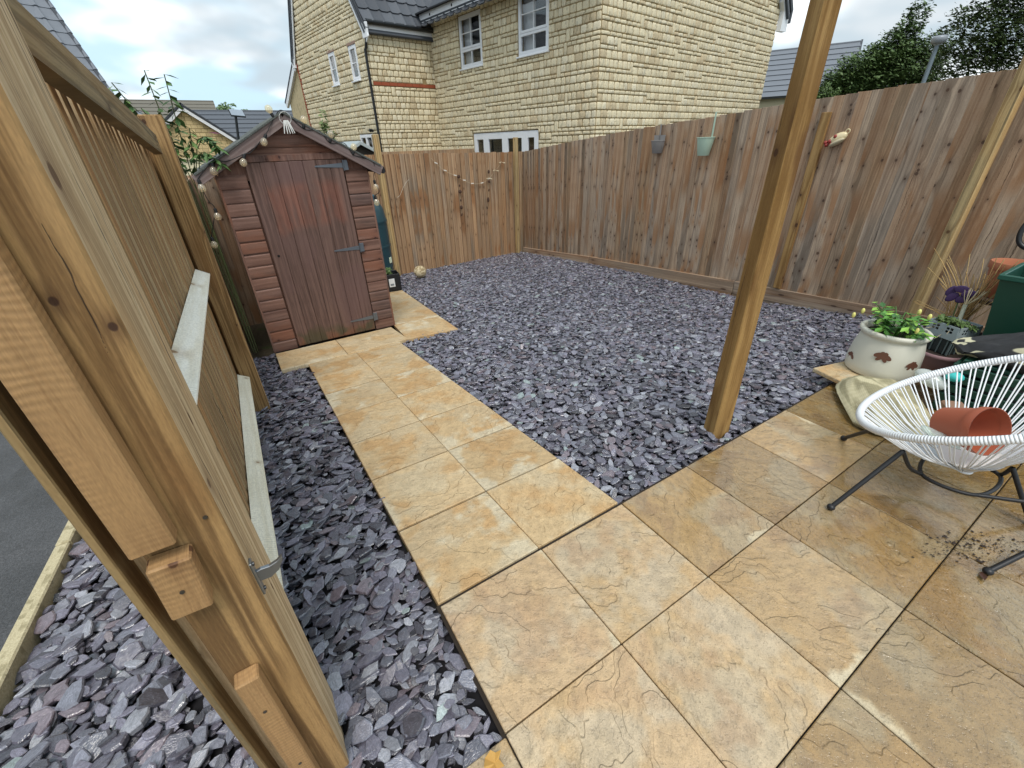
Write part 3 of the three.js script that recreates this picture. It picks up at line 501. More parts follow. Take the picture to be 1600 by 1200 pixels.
const stoneTex = bake(256, 256, (x, y, o) => { const n = fbm(x / 8, y / 8, 4), m = fbm(x / 30 + 7, y / 30, 3), s = vn(x / 2, y / 2); const k = 244 + (n - 0.5) * 46 + (s - 0.5) * 34 - sstep(0.55, 0.7, m) * 26; o[0] = k; o[1] = k * 0.995; o[2] = k * 0.97; o[3] = n * 200 + s * 55; o[4] = 225; });
const stoneRGB = r => { const p = r(); const c = p < 0.72 ? [0.80, 0.705, 0.52] : p < 0.9 ? [0.83, 0.75, 0.585] : [0.70, 0.58, 0.40]; const k = 0.9 + r() * 0.18; return c.map(v => v * k); };
const stoneMat = c => new THREE.MeshStandardMaterial({ map: stoneTex.c, bumpMap: stoneTex.b, bumpScale: 0.006, roughness: 0.92, color: new THREE.Color().setRGB(...c) });
const mStones = (() => { const r = rng(402); return Array.from({ length: 9 }, () => stoneMat(stoneRGB(r))); })();
const mStoneV = new THREE.MeshStandardMaterial({ map: stoneTex.c, bumpMap: stoneTex.b, bumpScale: 0.006, roughness: 0.92, vertexColors: true });
const mMortar = plain(0x96835f, 0.95), mBrick = plain(0x9a4f34, 0.9), mWhite = plain(0xe4e6ea, 0.35), mBlackP = plain(0x16181b, 0.4), mRoofGrey = plain(0x4a4e55, 0.75), mRoofDark = plain(0x3c4047, 0.7);
const mGlass = new THREE.MeshPhysicalMaterial({ color: 0xffffff, roughness: 0.03, transmission: 1, thickness: 0, ior: 1.5 });
const mRoomDark = plain(0x23262a, 0.9), mCurtain = plain(0xb9bec2, 0.9);
// coursed rubble: tall and low courses in pairs, with jumpers through both. openings: [s0, s1, y0, y1]
function courses(y0, y1, seed) { const r = rng(seed), out = []; let y = y0; while (y < y1) { const p = r(); if (p < 0.52) { out.push([y, 0.142, 0.074]); y += 0.216; } else if (p < 0.94) { out.push([y, 0.142, 0]); y += 0.142; } else { out.push([y, 0.074, 0.074]); y += 0.148; } } return out; }
function layStones(cs, width, top, openings, seed) {
  const r = rng(seed), out = [], J = 0.016;
  const put = (s, y, w, h) => { if (w < 0.05) return; const tp = Math.min(top(s), top(s + w)); if (y + h > tp) { h = tp - y; if (h < 0.045) return; } for (const o of openings) if (s + w > o[0] + 0.01 && s < o[1] - 0.01 && y + h > o[2] + 0.01 && y < o[3] - 0.01) { const y0c = y < o[2] ? y : o[3], hc = y < o[2] ? o[2] - y : y + h - o[3]; if (s < o[0] - 0.06 || s + w > o[1] + 0.06) { if (s < o[0]) put2(s, y, o[0] - s, h); if (s + w > o[1]) put2(o[1], y, s + w - o[1], h); } if (hc > 0.05) put2(Math.max(s, o[0]), y0c, Math.min(s + w, o[1]) - Math.max(s, o[0]), hc); return; } put2(s, y, w, h); };
  const put2 = (s, y, w, h) => { if (w > 0.045) out.push([s + w / 2, y + h / 2, w - J * 1.15, h - J]); };
  const row = (y, h, a, b, lo, hi) => { let s = a; while (s < b - 0.01) { let w = lerp(lo, hi, r() * r() * 0.5 + r() * 0.5); if (b - s - w < lo * 0.7) w = b - s; put(s, y, w, h); s += w; } };
  for (const [y, h1, h2] of cs) {
    let s = 0;
    while (s < width - 0.01) {
      const seg = Math.min(0.45 + r() * 1.1, width - s); const up = r() < 0.5;
      const ya = up || !h2 ? y : y + h2;
      row(ya, h1, s, s + seg, 0.11, 0.25); if (h2) row(up ? y + h1 : y, h2, s, s + seg, 0.12, 0.30); s += seg;
      if (h2 && s < width - 0.3 && r() < 0.6) { const w = 0.09 + r() * 0.05; put(s, y, w, h1 + h2); s += w; }
    }
  }
  return out;
}
const pvec = V3();
function stoneWall(house, wall, faces, limit, seed) {
  house.updateMatrixWorld(true); const all = [], r = rng(seed);
  for (const f of faces) for (const [s, y, w, h] of f.list) { const pos = f.at(s, y, 0); pvec.set(...pos); house.localToWorld(pvec); const dist = pvec.distanceTo(camera.position); pvec.project(camera); const seen = Math.abs(pvec.x) < 1 && Math.abs(pvec.y) < 1 && pvec.z < 1 && y > f.seenFrom; all.push({ pos, ry: f.ry, w, h, score: seen ? w * h / (dist * dist) * f.weight : 0, k: Math.floor(r() * 12), d: 0.018 + r() * 0.01, c: stoneRGB(r), m: Math.floor(r() * 9) }); }
  all.sort((a, b) => b.score - a.score);
  const rest = []; let n = 0;
  for (const e of all) {
    if (e.score > 0 && n < limit) { const m = part('stone', stoneGeos[e.k], mStones[e.m], wall, e.pos, [0, e.ry, 0]); m.scale.set(e.w, e.h, e.d); n++; continue; }
    const g = stoneGeos[e.k].clone(); g.applyMatrix4(new THREE.Matrix4().compose(V3(...e.pos), new THREE.Quaternion().setFromEuler(new THREE.Euler(0, e.ry, 0)), V3(e.w, e.h, e.d)));
    const cc = new Float32Array(25 * 3); for (let i = 0; i < 25; i++) cc.set(e.c, i * 3); g.setAttribute('color', new THREE.BufferAttribute(cc, 3)); rest.push(g);
  }
  if (rest.length) { const m = part('stonework', mergeGeometries(rest), mStoneV, wall); m.userData.kind = 'stuff'; }
  console.log('stones', all.length, n);
}
// a casement: x right, y up, z out of the wall
function casement(house, name, at, ry, w, h, o = {}) {
  const g = new THREE.Group(); g.name = name; g.position.set(...at); g.rotation.y = ry; house.add(g);
  const bar = (x, y, bw, bh, d = 0.06) => placed(cbox(bw, bh, d, 0.004), x, y, 0), F = 0.06;
  part('room_dark_sheet', placed(cbox(w + 0.3, h + 0.3, 0.01, 0.001), 0, h / 2, -0.24), mRoomDark, g);  // flat dark sheet, dimness of the interior put into its colour
  if (o.curtain) part('curtain', placed(cbox(w * o.curtain, h, 0.02, 0.002), -w / 2 + w * o.curtain / 2, h / 2, -0.14), mCurtain, g);
  part('frame', joined([bar(-w / 2 + F / 2, h / 2, F, h), bar(w / 2 - F / 2, h / 2, F, h), bar(0, F / 2, w - 2 * F, F), bar(0, h - F / 2, w - 2 * F, F)]), mWhite, g);
  const leaf = (x0, x1, y0, y1, cols, rows, turn) => {
    const s = new THREE.Group(); s.name = 'sash'; g.add(s); s.position.set((x0 + x1) / 2, y0, 0.01); if (turn) { s.rotation.x = turn; s.position.z = 0.05; }
    const sw = x1 - x0, sh = y1 - y0, B = o.sash ?? 0.05;
    part('sash_frame', joined([bar(-sw / 2 + B / 2, sh / 2, B, sh, 0.05), bar(sw / 2 - B / 2, sh / 2, B, sh, 0.05), bar(0, B / 2, sw - 2 * B, B, 0.05), bar(0, sh - B / 2, sw - 2 * B, B, 0.05), ...Array.from({ length: cols - 1 }, (_, i) => bar(-sw / 2 + (i + 1) * sw / cols, sh / 2, 0.022, sh - 2 * B, 0.03)), ...Array.from({ length: rows - 1 }, (_, i) => bar(0, (i + 1) * sh / rows, sw - 2 * B, 0.022, 0.028))]), mWhite, s);
    for (let i = 0; i < cols; i++) for (let j = 0; j < rows; j++) part('pane', cbox(sw / cols - 0.03, sh / rows - 0.03, 0.004, 0.0005), mGlass, s, [-sw / 2 + (i + 0.5) * sw / cols, (j + 0.5) * sh / rows, -0.005]);
  };
  for (const l of o.leaves ?? [[0, 1, 0, 1, 1, 1]]) leaf(-w / 2 + F * 0.6 + l[0] * (w - 1.2 * F), -w / 2 + F * 0.6 + l[1] * (w - 1.2 * F), F * 0.6 + l[2] * (h - 1.2 * F), F * 0.6 + l[3] * (h - 1.2 * F), l[4], l[5], l[6]);
  if (o.sill !== 0) part('sill', cbox(w + 0.06, 0.03, 0.12, 0.004), mWhite, g, [0, -0.017, 0.03]);
  if (o.head) part('lintel', cbox(w + 0.05, 0.06, 0.05, 0.003), plain(0x9a7f72, 0.9), g, [0, h + 0.032, 0.02]);
  return g;
}
const GY = -0.85;
// one clay or concrete roof tile, 0.3 wide, roll at its right edge; lies on the xy plane, foot at y = 0, thickness along z
const tileGeo = (() => {
  const prof = [[-0.15, 0.008], [-0.10, 0.0], [0.0, 0.0], [0.05, 0.006], [0.085, 0.03], [0.115, 0.034], [0.15, 0.012]], out = [];
  for (let i = 0; i < prof.length - 1; i++) { const [x0, z0] = prof[i], [x1, z1] = prof[i + 1], a = [x0, 0, z0 + 0.03], b = [x1, 0, z1 + 0.03], c = [x1, 0.36, z1], d = [x0, 0.36, z0], e = [x0, 0, z0 + 0.008], f = [x1, 0, z1 + 0.008]; out.push(...a, ...b, ...c, ...a, ...c, ...d, ...e, ...f, ...b, ...e, ...b, ...a); }
  return fromTris(out);
})();
function tileCourse(w) { return joined(Array.from({ length: Math.round(w / 0.3) }, (_, i) => placed(tileGeo, -w / 2 + 0.15 + i * 0.3, 0, 0))); }

{ // right hand house: eaves wall to the left, gable wall to the right
  const H = thing('stone_house', 'large cream stone house behind the right fence with white French doors', 'house', [6.78, GY, -6.857], 0.157), Y = y => y - GY, Wd = 7.8, Dp = 5.9, eave = 4.36;
  const openings = [[1.69, 4.24, -0.42, 1.70], [3.66, 4.60, 3.15, 4.235], [1.385, 2.345, 3.13, 4.235]];
  const sh = shapeOf([[0, 0], [-Dp, 0], [-Dp, Y(eave + 0.1)], [0, Y(eave + 0.1)]]);
  for (const o of openings) sh.holes.push(new THREE.Path([[-o[0], o[2]], [-o[0], o[3]], [-o[1], o[3]], [-o[1], o[2]]].map(p => new THREE.Vector2(p[0], Y(p[1])))));
  const gl = new THREE.ExtrudeGeometry(sh, { depth: 0.3, bevelEnabled: false }); gl.translate(0, 0, -0.3); gl.rotateY(-PI / 2);
  const ridge = eave + 0.1 + Wd / 2 * 0.95;
  const gr = prism([[0.302, 0], [Wd, 0], [Wd, Y(eave + 0.1)], [Wd / 2, Y(ridge)], [0.302, Y(eave + 0.1) + 0.302 * 0.95]], 0.3); gr.translate(0, 0, -0.3);
  const cap = prism([[0, Y(eave + 0.1) + 0.001], [0.302, Y(eave + 0.1) + 0.001], [0.302, Y(eave + 0.1) + 0.28]], 0.3); cap.translate(0, 0, -0.3);
  const back = new THREE.BoxGeometry(Wd - 0.32, Y(eave) - 0.1, 0.2); back.translate(Wd / 2, Y(eave) / 2, -Dp + 0.11);
  const wall = part('wall', joined([gl, gr, cap, back]), mMortar, H);
  const cs = courses(-0.3, 8.2, 411), aL = (s, y, o) => [-o, Y(y), -s], aR = (s, y, o) => [s, Y(y), o];
  stoneWall(H, wall, [
    { list: layStones(cs.filter(c => c[0] < eave), Dp, () => eave + 0.09, openings, 412), at: aL, ry: -PI / 2, seenFrom: 1.25, weight: 0.8 },
    { list: layStones(cs, Wd, s => eave + 0.1 + Math.min(s, Wd - s) * 0.95 + 0.02, [], 413), at: aR, ry: 0, seenFrom: 1.4, weight: 0.9 }], 300, 414);
  part('red_brick', cbox(0.3, 0.06, 0.02, 0.004), mBrick, wall, [7.64, Y(2.71), 0.01]);
  const lv = (cols) => [[0, 1, 0.36, 1, cols, 2], [0, 1, 0, 0.355, cols, 1]];
  casement(H, 'window', aL((3.66 + 4.60) / 2, 3.16, -0.04), -PI / 2, 0.93, 1.07, { leaves: lv(2), curtain: 0.35 });
  casement(H, 'window', aL((1.385 + 2.345) / 2, 3.14, -0.03), -PI / 2, 0.95, 1.09, { leaves: [[0, 1, 0.36, 1, 2, 2, -0.0], [0, 1, 0, 0.355, 2, 1]], curtain: 0.4 });
  const D = casement(H, 'french_door', aL((1.69 + 4.24) / 2, -0.42, -0.03), -PI / 2, 2.54, 2.11, { leaves: [[0, 0.2, 0, 1, 1, 1], [0.2, 0.515, 0, 1, 1, 1], [0.515, 0.82, 0, 1, 1, 1], [0.82, 1, 0, 1, 1, 1]], sash: 0.11, sill: 0 });
  for (const x of [-0.08, 0.17]) part('handle', cbox(0.02, 0.16, 0.04, 0.004), plain(0xb8bbc0, 0.3, { metalness: 0.8 }), D, [x, 1.05, 0.06]);
  // roof, fascia and gutter
  const pitch = Math.atan(0.95), rl = Wd / 2 / Math.cos(pitch) + 0.42;
  const roof = part('roof', joined([-1, 1].map(q => placed(cbox(rl, 0.09, Dp + 0.3, 0.01), Wd / 2 + q * (Wd / 4 + 0.13), Y((eave + 0.1 + ridge) / 2) - 0.03, -Dp / 2 + 0.04, 0, 0, -q * pitch))), mRoofGrey, H);
  for (let k = 0; k < 5; k++) { const c = part('tile_course', tileCourse(6), mRoofDark, roof, [-0.38 + k * 0.335 * Math.cos(pitch), Y(eave + 0.1) - 0.31 + k * 0.335 * Math.sin(pitch), -Dp / 2 + 0.04], [pitch - PI / 2, -PI / 2, 0], 'YXZ'); c.scale.z = 1; }
  part('fascia', cbox(0.025, 0.2, Dp + 0.26, 0.003), mWhite, H, [-0.28, Y(eave + 0.02), -Dp / 2 + 0.04]);
  part('soffit', cbox(0.28, 0.015, Dp + 0.26, 0.003), mWhite, H, [-0.135, Y(eave - 0.075), -Dp / 2 + 0.04]);
  part('gutter', placed(new THREE.CylinderGeometry(0.055, 0.055, Dp + 0.3, 12, 1, false, 0, PI), 0, 0, 0, PI / 2, 0, 0), mBlackP, H, [-0.345, Y(eave + 0.09), -Dp / 2 + 0.02], [0, 0, PI / 2]);
  for (let k = 0; k < 6; k++) part('gutter_bracket', cbox(0.02, 0.05, 0.03, 0.003), mBlackP, H, [-0.30, Y(eave + 0.03), -0.4 - k * 1.0]);
  part('eaves_box', prism([[7.8, Y(3.98)], [8.2, Y(4.0)], [8.2, Y(4.4)], [7.62, Y(4.95)], [7.62, Y(4.6)], [7.8, Y(4.42)]], 0.12), mWhite, H, [0, 0, 0.012]);
  part('verge_cap', prism([[8.2, Y(4.18)], [8.3, Y(4.2)], [8.3, Y(4.5)], [7.5, Y(5.28)], [7.42, Y(5.2)], [8.2, Y(4.44)]], 0.16), mRoofDark, H, [0, 0, 0.006]);
}
{ // left hand house: gable wall with two slim windows
  const H = thing('stone_house', 'cream stone house behind the shed with two slim windows and black downpipe', 'house', [3.966, GY, -12.40], 0.157), Y = y => y - GY, Dp = 5.3, Wd = 4.2, eave = 3.99, P = 1.5;
  const apex = eave + Dp / 2 * P, openings = [[2.09, 2.57, 3.065, 3.86], [0.655, 1.14, 3.04, 3.84], [0.53, 1.38, 0.7, 1.79]];
  const sh = shapeOf([[0, 0], [-Dp, 0], [-Dp, Y(eave)], [-Dp / 2, Y(apex)], [0, Y(eave)]]);
  for (const o of openings) sh.holes.push(new THREE.Path([[-o[0], o[2]], [-o[0], o[3]], [-o[1], o[3]], [-o[1], o[2]]].map(p => new THREE.Vector2(p[0], Y(p[1])))));
  const gl = new THREE.ExtrudeGeometry(sh, { depth: 0.3, bevelEnabled: false }); gl.translate(0, 0, -0.3); gl.rotateY(-PI / 2);
  const gr = new THREE.BoxGeometry(Wd - 0.302, Y(eave), 0.3); gr.translate(0.302 + (Wd - 0.302) / 2, Y(eave) / 2, -0.15);
  const wall = part('wall', joined([gl, gr]), mMortar, H), cs = courses(-0.3, 8.3, 421), aL = (s, y, o) => [-o, Y(y), -s], aR = (s, y, o) => [s, Y(y), o];
  const band = [[-1, 9, 2.86, 2.945]];
  stoneWall(H, wall, [
    { list: layStones(cs, Dp - 0.12, s => eave + Math.min(s, Dp - s) * P, openings, 422), at: aL, ry: -PI / 2, seenFrom: 1.35, weight: 0.6 },
    { list: layStones(cs.filter(c => c[0] < eave), Wd, () => eave, band, 423), at: aR, ry: 0, seenFrom: 1.35, weight: 1 }], 300, 424);
  for (let k = 0; k < 10; k++) part('red_brick', cbox(0.222, 0.075, 0.02, 0.004), mBrick, wall, [0.115 + k * 0.232, Y(2.903), 0.012]);
  for (let k = 0; k < 38; k++) part('red_brick', cbox(0.02, 0.062, k % 2 ? 0.2 : 0.1, 0.004), mBrick, wall, [-0.012, Y(1.2 + k * 0.073), -Dp + (k % 2 ? 0.1 : 0.05)]);
  casement(H, 'window', aL(2.33, 3.075, -0.02), -PI / 2, 0.47, 0.77, { leaves: [[0, 1, 0, 1, 1, 2]], head: true });
  casement(H, 'window', aL(0.9, 3.05, -0.02), -PI / 2, 0.475, 0.77, { leaves: [[0, 1, 0, 1, 1, 2]], head: true });
  casement(H, 'window', aL(0.955, 0.71, -0.02), -PI / 2, 0.84, 1.07, { leaves: [[0, 0.5, 0, 1, 1, 1], [0.5, 1, 0, 1, 1, 1]] });
  const pitch = Math.atan(P), rl = Dp / 2 / Math.cos(pitch) + 0.25;
  const roof = part('roof', joined([-1, 1].map(q => placed(cbox(Wd + 0.1, 0.07, rl, 0.01), Wd / 2 - 0.04, Y((eave + apex) / 2) + 0.03, -Dp / 2 + q * (Dp / 4 + 0.05), q * pitch, 0, 0))), mRoofGrey, H);
  const ca = Math.cos(pitch), sa = Math.sin(pitch), rr = rng(431), tm = [plain(0x4d5158, 0.7), plain(0x44484f, 0.7), plain(0x555960, 0.72)];
  for (let i = 0; i < 8; i++) for (let j = 0; j < 9; j++) part('tile', tileGeo, tm[Math.floor(rr() * 3)], roof, [0.06 + i * 0.3, Y(eave + 0.14) + j * 0.33 * sa, 0.16 - j * 0.33 * ca], [pitch - PI / 2 + PI / 2 - PI / 2 + 0, 0, 0]);
  for (const q of [-1, 1]) { // barge boards with a dark verge
    const l = Dp / 2 / Math.cos(pitch) + 0.32, cz = -Dp / 2 + q * (Dp / 4 + 0.09), cy = (eave + apex) / 2 - 0.07;
    part('barge_board', cbox(0.03, 0.2, l, 0.003), mWhite, H, [-0.05, Y(cy), cz], [q * pitch, 0, 0]); part('verge', cbox(0.1, 0.07, l, 0.006), mRoofDark, H, [-0.045, Y(cy) + 0.2, cz + 0.02 * q], [q * pitch, 0, 0]);
    part('eaves_box', cbox(0.06, 0.3, 0.24, 0.004), mWhite, H, [-0.05, Y(eave - 0.02), -Dp / 2 + q * (Dp / 2 + 0.1)]);
  }
  part('fascia', cbox(Wd, 0.15, 0.02, 0.003), mWhite, H, [Wd / 2, Y(4.045), 0.09]); part('soffit', cbox(Wd, 0.015, 0.08, 0.002), mWhite, H, [Wd / 2, Y(3.975), 0.045]);
  part('gutter', placed(new THREE.CylinderGeometry(0.055, 0.055, Wd, 12), 0, 0, 0, 0, 0, PI / 2), mBlackP, H, [Wd / 2 - 0.02, Y(4.14), 0.15]);
  part('downpipe', tube([[-0.02, Y(4.10), 0.16], [-0.03, Y(3.95), 0.14], [-0.06, Y(3.62), 0.02], [-0.065, Y(3.5), -0.02], [-0.065, Y(2), -0.02], [-0.065, 0.1, -0.02]], 0.034, 50, 8), mBlackP, H);
  part('security_light', joined([placed(cbox(0.1, 0.07, 0.08, 0.01), 0, 0, 0, 0.3), placed(cbox(0.04, 0.06, 0.08, 0.006), 0.02, -0.01, 0.06)]), mBlackP, H, [-0.12, Y(1.86), -0.35]);
  // lower wing beyond, its verge falling to the left
  const wing = prism([[5.305, 0], [7.0, 0], [7.0, Y(2.95)], [5.305, Y(3.9)]], 0.25); wing.rotateY(PI / 2);
  part('wing_wall', wing, new THREE.MeshStandardMaterial({ map: stoneTex.c, color: new THREE.Color().setRGB(0.6, 0.5, 0.32), roughness: 0.9 }), H, [0.03, 0, 0]);
  part('wing_verge', cbox(0.08, 0.16, 2.15, 0.005), mWhite, H, [-0.01, Y(3.42), -6.3], [-0.52, 0, 0]); part('wing_verge_cap', cbox(0.1, 0.06, 2.2, 0.005), mRoofDark, H, [-0.01, Y(3.53), -6.34], [-0.52, 0, 0]);
}
// ---------- further houses ----------
function gableHouse(name, label, pos, turn, w, d, eave, ridge, mWall, mRoof, o = {}) {
  const H = thing(name, label, 'house', [pos[0], GY, pos[1]], turn, o.group), Y = y => y - GY, slope = Math.atan2(ridge - eave, d / 2), rl = d / 2 / Math.cos(slope) + 0.25;
  const g = prism([[-d / 2, 0], [d / 2, 0], [d / 2, Y(eave)], [0, Y(ridge)], [-d / 2, Y(eave)]], w); g.translate(0, 0, -w / 2); g.rotateY(PI / 2); part('wall', g, mWall, H);
  const roof = part('roof', joined([-1, 1].map(q => placed(cbox(w + 0.3, 0.05, rl, 0.004), 0, Y((eave + ridge) / 2) + 0.03 - 0.08, q * (d / 4 + 0.07), q * slope, 0, 0))), mRoof, H);
  const n = Math.ceil(rl / 0.33);
  const flat = (() => { const a = [-w / 2 - 0.15, 0, 0.028], b = [w / 2 + 0.15, 0, 0.028], c = [w / 2 + 0.15, 0.36, 0], e = [-w / 2 - 0.15, 0.36, 0], f = [-w / 2 - 0.15, 0, 0.004], h = [w / 2 + 0.15, 0, 0.004]; return fromTris([...a, ...b, ...c, ...a, ...c, ...e, ...f, ...h, ...b, ...f, ...b, ...a]); })();
  const cg = o.wave ? tileCourse(Math.round((w + 0.3) / 0.3) * 0.3) : flat;
  for (let j = 0; j < n; j++) { const t = j * (rl - 0.03) / n; part('tile_course', cg, mRoof, roof, [0, Y(ridge) - (rl - t) * Math.sin(slope) + 0.05, (rl - t) * Math.cos(slope)], [slope - PI / 2, 0, 0]); }
  part('ridge_tile', cbox(w + 0.3, 0.09, 0.16, 0.02), mRoof, roof, [0, Y(ridge) + 0.02, 0]);
  for (const e of o.verge ?? []) for (const q of [-1, 1]) { part('barge_board', cbox(0.03, 0.16, rl, 0.003), mWhite, H, [e * (w / 2 + 0.13), Y((eave + ridge) / 2) - 0.12, q * (d / 4 + 0.07)], [q * slope, 0, 0]); part('verge', cbox(0.06, 0.06, rl + 0.02, 0.003), mRoofDark, H, [e * (w / 2 + 0.14), Y((eave + ridge) / 2) - 0.01, q * (d / 4 + 0.07)], [q * slope, 0, 0]); }
  return H;
}
const farStone = (() => { // too far to tell the stones apart
  const t = bake(512, 512, (x, y, o) => { const row = Math.floor(y / 11.13), h = 11.13, off = vn(row * 7.7, 3) * 40, bx = Math.floor((x + off) / 17.0), fy = (y % h) / h, fx = ((x + off) % 17) / 17; const j = fy < 0.12 || fx < 0.08; const k = 0.88 + vn(bx * 5.3, row * 3.1) * 0.2 + (vn(x / 2, y / 2) - 0.5) * 0.08; const c = j ? [150, 130, 92] : [208, 186, 140]; o[0] = c[0] * k; o[1] = c[1] * k; o[2] = c[2] * k; o[3] = j ? 60 : 190; o[4] = 225; });
  for (const q of [t.c, t.b]) q.repeat.set(0.16, 0.16); return new THREE.MeshStandardMaterial({ map: t.c, bumpMap: t.b, bumpScale: 0.01, roughness: 0.92 });
})();
const mRender = plain(0xddd2b0, 0.9), mSlateRoof = plain(0x555a62, 0.65), mSlateRoof2 = plain(0x6b675e, 0.8), mRedRoof = plain(0xa0563f, 0.85), mGreyRoof = plain(0x70757d, 0.7);
gableHouse('house', 'house across the road whose grey tiled roof shows above the left fence', [-6.6, -15.4], 0.42, 7.7, 6.0, 2.6, 6.4, farStone, mGreyRoof, { wave: true, verge: [1] });
const mainFar = gableHouse('house', 'distant house with long dark grey roof behind the shed ridge', [2.3, -25.2], 0.0, 6.2, 5.2, 1.2, 3.05, farStone, mSlateRoof, { verge: [1] });
gableHouse('house', 'distant cream stone gable end showing between left post and shed', [-0.55, -24.4], -PI / 2, 4.4, 3.9, 1.55, 3.06, farStone, mSlateRoof, { verge: [1] });
gableHouse('house', 'farthest house with brown grey roof above the distant gable', [-1.4, -33], 0.0, 4.4, 5, 2.1, 4.0, mRender, mSlateRoof2);
gableHouse('house', 'farthest low grey roof beside the leafy shrub', [-4.6, -31], 0.1, 4.0, 5, 1.9, 3.35, mRender, mGreyRoof);
gableHouse('house', 'distant house with red clay roof beside the stone gable', [3.75, -26.6], 0.2, 2.2, 4, 1.8, 2.75, mRender, mRedRoof);
gableHouse('house', 'distant cream rendered house with grey roof right of the large stone house', [20.0, -12.0], -1.1, 6.6, 4.4, 2.75, 4.32, mRender, mGreyRoof, { verge: [1] });
{ // neighbour's things seen over the back fence
  const s = thing('neighbour_shed', 'small grey roofed shed peeping over the back fence', 'shed', [2.62, GY, -9.9], 0.12), Y = y => y - GY;
  part('wall', prism([[-0.42, 0], [0.42, 0], [0.42, Y(1.30)], [0, Y(1.52)], [-0.42, Y(1.30)]], 1.2), plain(0x4a4640, 0.9), s, [0, 0, -1.2]);
  for (const q of [-1, 1]) part('roof', cbox(0.56, 0.03, 1.4, 0.004), plain(0x9aa3a6, 0.8), s, [q * 0.235, Y(1.44), -0.55], [0, 0, -q * 0.48]);
  for (const q of [-1, 1]) part('barge_board', cbox(0.56, 0.06, 0.02, 0.003), plain(0xa9b0b0, 0.8), s, [q * 0.235, Y(1.415), 0.16 + q * 0.001], [0, 0, -q * 0.48]);
  const f = thing('board_fence', 'strip of orange brown fence just showing beyond the back fence', 'fence', [2.9, GY, -9.55], 0.1), r = rng(441), g = boardSet(4, 0.108, 2.2, 0.02, 442);
  for (let i = 0; i < 26; i++) part('board', g[Math.floor(r() * 4)], M.back[Math.floor(r() * 8)], f, [i * 0.1, 0, (r() - 0.5) * 0.006], [0, 0.1, 0]);
  const w = thing('garden_wall', 'low pale wall beyond the left end of the shed', 'wall', [-1.4, GY, -13], 0.05);
  part('wall', cbox(4.4, 2.15, 0.2, 0.01), mRender, w, [0.6, 1.075, 0]); part('coping', cbox(4.5, 0.05, 0.28, 0.01), mConcrete, w, [0.6, 2.176, 0]);
  const e = thing('board_fence', 'brown fence panel closing the gap between shed and left fence', 'fence', [-0.56, -1.0, -5.75], 0.05), em = M.fence, eg = boardSet(4, 0.112, 2.22, 0.02, 445);
  for (let i = 0; i < 14; i++) part('board', eg[i % 4], em[(i * 7) % 3], e, [0.06 + i * 0.1, 0, 0], [0, 0.12, 0]);
  // dark stained boundary fence running back beside the shed
  const b = thing('board_fence', 'brown fence running back in the gap behind the left post', 'fence', [-0.50, -0.95, -2.5], PI / 2), dm = M.fence;
  const q = boardSet(4, 0.112, 2.14, 0.02, 443); for (let i = 0; i < 47; i++) part('board', q[i % 4], dm[Math.floor(r() * 3)], b, [0.05 + i * 0.1, 0, 0], [0, 0.09, 0]);
}

// ---------- trees and shrubs ----------
const leafGeo = (l, w) => fromTris([0, 0, 0, w / 2, 0.02 * l, l * 0.5, 0, -0.03 * l, l * 0.55, 0, 0, 0, 0, -0.03 * l, l * 0.55, -w / 2, 0.02 * l, l * 0.5, w / 2, 0.02 * l, l * 0.5, 0, -0.04 * l, l, 0, -0.03 * l, l * 0.55, 0, -0.03 * l, l * 0.55, 0, -0.04 * l, l, -w / 2, 0.02 * l, l * 0.5]);
function foliage(blobs, n, l, w, seed, cols) { // blobs: [x, y, z, rx, ry, rz]; leaves gather towards the surface of small clumps
  const r = rng(seed), base = leafGeo(l, w), geos = [], m = new THREE.Matrix4(), q = new THREE.Quaternion(), tot = blobs.reduce((a, b) => a + b[3] * b[4] * b[5], 0), pos = [], col = [];
  const bp = base.attributes.position.array;
  for (const b of blobs) {
    const cnt = Math.round(n * b[3] * b[4] * b[5] / tot), clumps = Math.max(6, Math.round(cnt / 28));
    for (let k = 0; k < clumps; k++) {
      const u = r() * 2 - 1, th = r() * 6.283, rad = Math.pow(r(), 0.38), sx = Math.sqrt(1 - u * u) * Math.cos(th) * rad, sy = u * rad, sz = Math.sqrt(1 - u * u) * Math.sin(th) * rad, cr = (0.10 + r() * 0.14), tone = r();
      for (let i = 0; i < 28; i++) {
        const px = b[0] + b[3] * (sx + (r() + r() - 1) * cr * 1.4), py = b[1] + b[4] * (sy + (r() + r() - 1) * cr * 1.1), pz = b[2] + b[5] * (sz + (r() + r() - 1) * cr * 1.4), s = 0.6 + r() * 0.7;
        q.setFromEuler(new THREE.Euler((r() - 0.3) * 1.6, r() * 6.283, (r() - 0.5) * 1.4)); m.compose(V3(px, py, pz), q, V3(s, s, s));
        const e = m.elements; for (let v = 0; v < bp.length; v += 3) { const x = bp[v], y = bp[v + 1], z = bp[v + 2]; pos.push(e[0] * x + e[4] * y + e[8] * z + e[12], e[1] * x + e[5] * y + e[9] * z + e[13], e[2] * x + e[6] * y + e[10] * z + e[14]); }
        const c = mix3(cols[0], cols[1], clamp(tone * 0.7 + r() * 0.4)); for (let v = 0; v < bp.length / 3; v++) col.push(...c);
      }
    }
  }
  const g = fromTris(pos); g.setAttribute('color', new THREE.Float32BufferAttribute(col, 3)); return g;
}
const mLeaf = new THREE.MeshStandardMaterial({ vertexColors: true, roughness: 0.6, side: THREE.DoubleSide }), mBark = plain(0x4a3d30, 0.95);
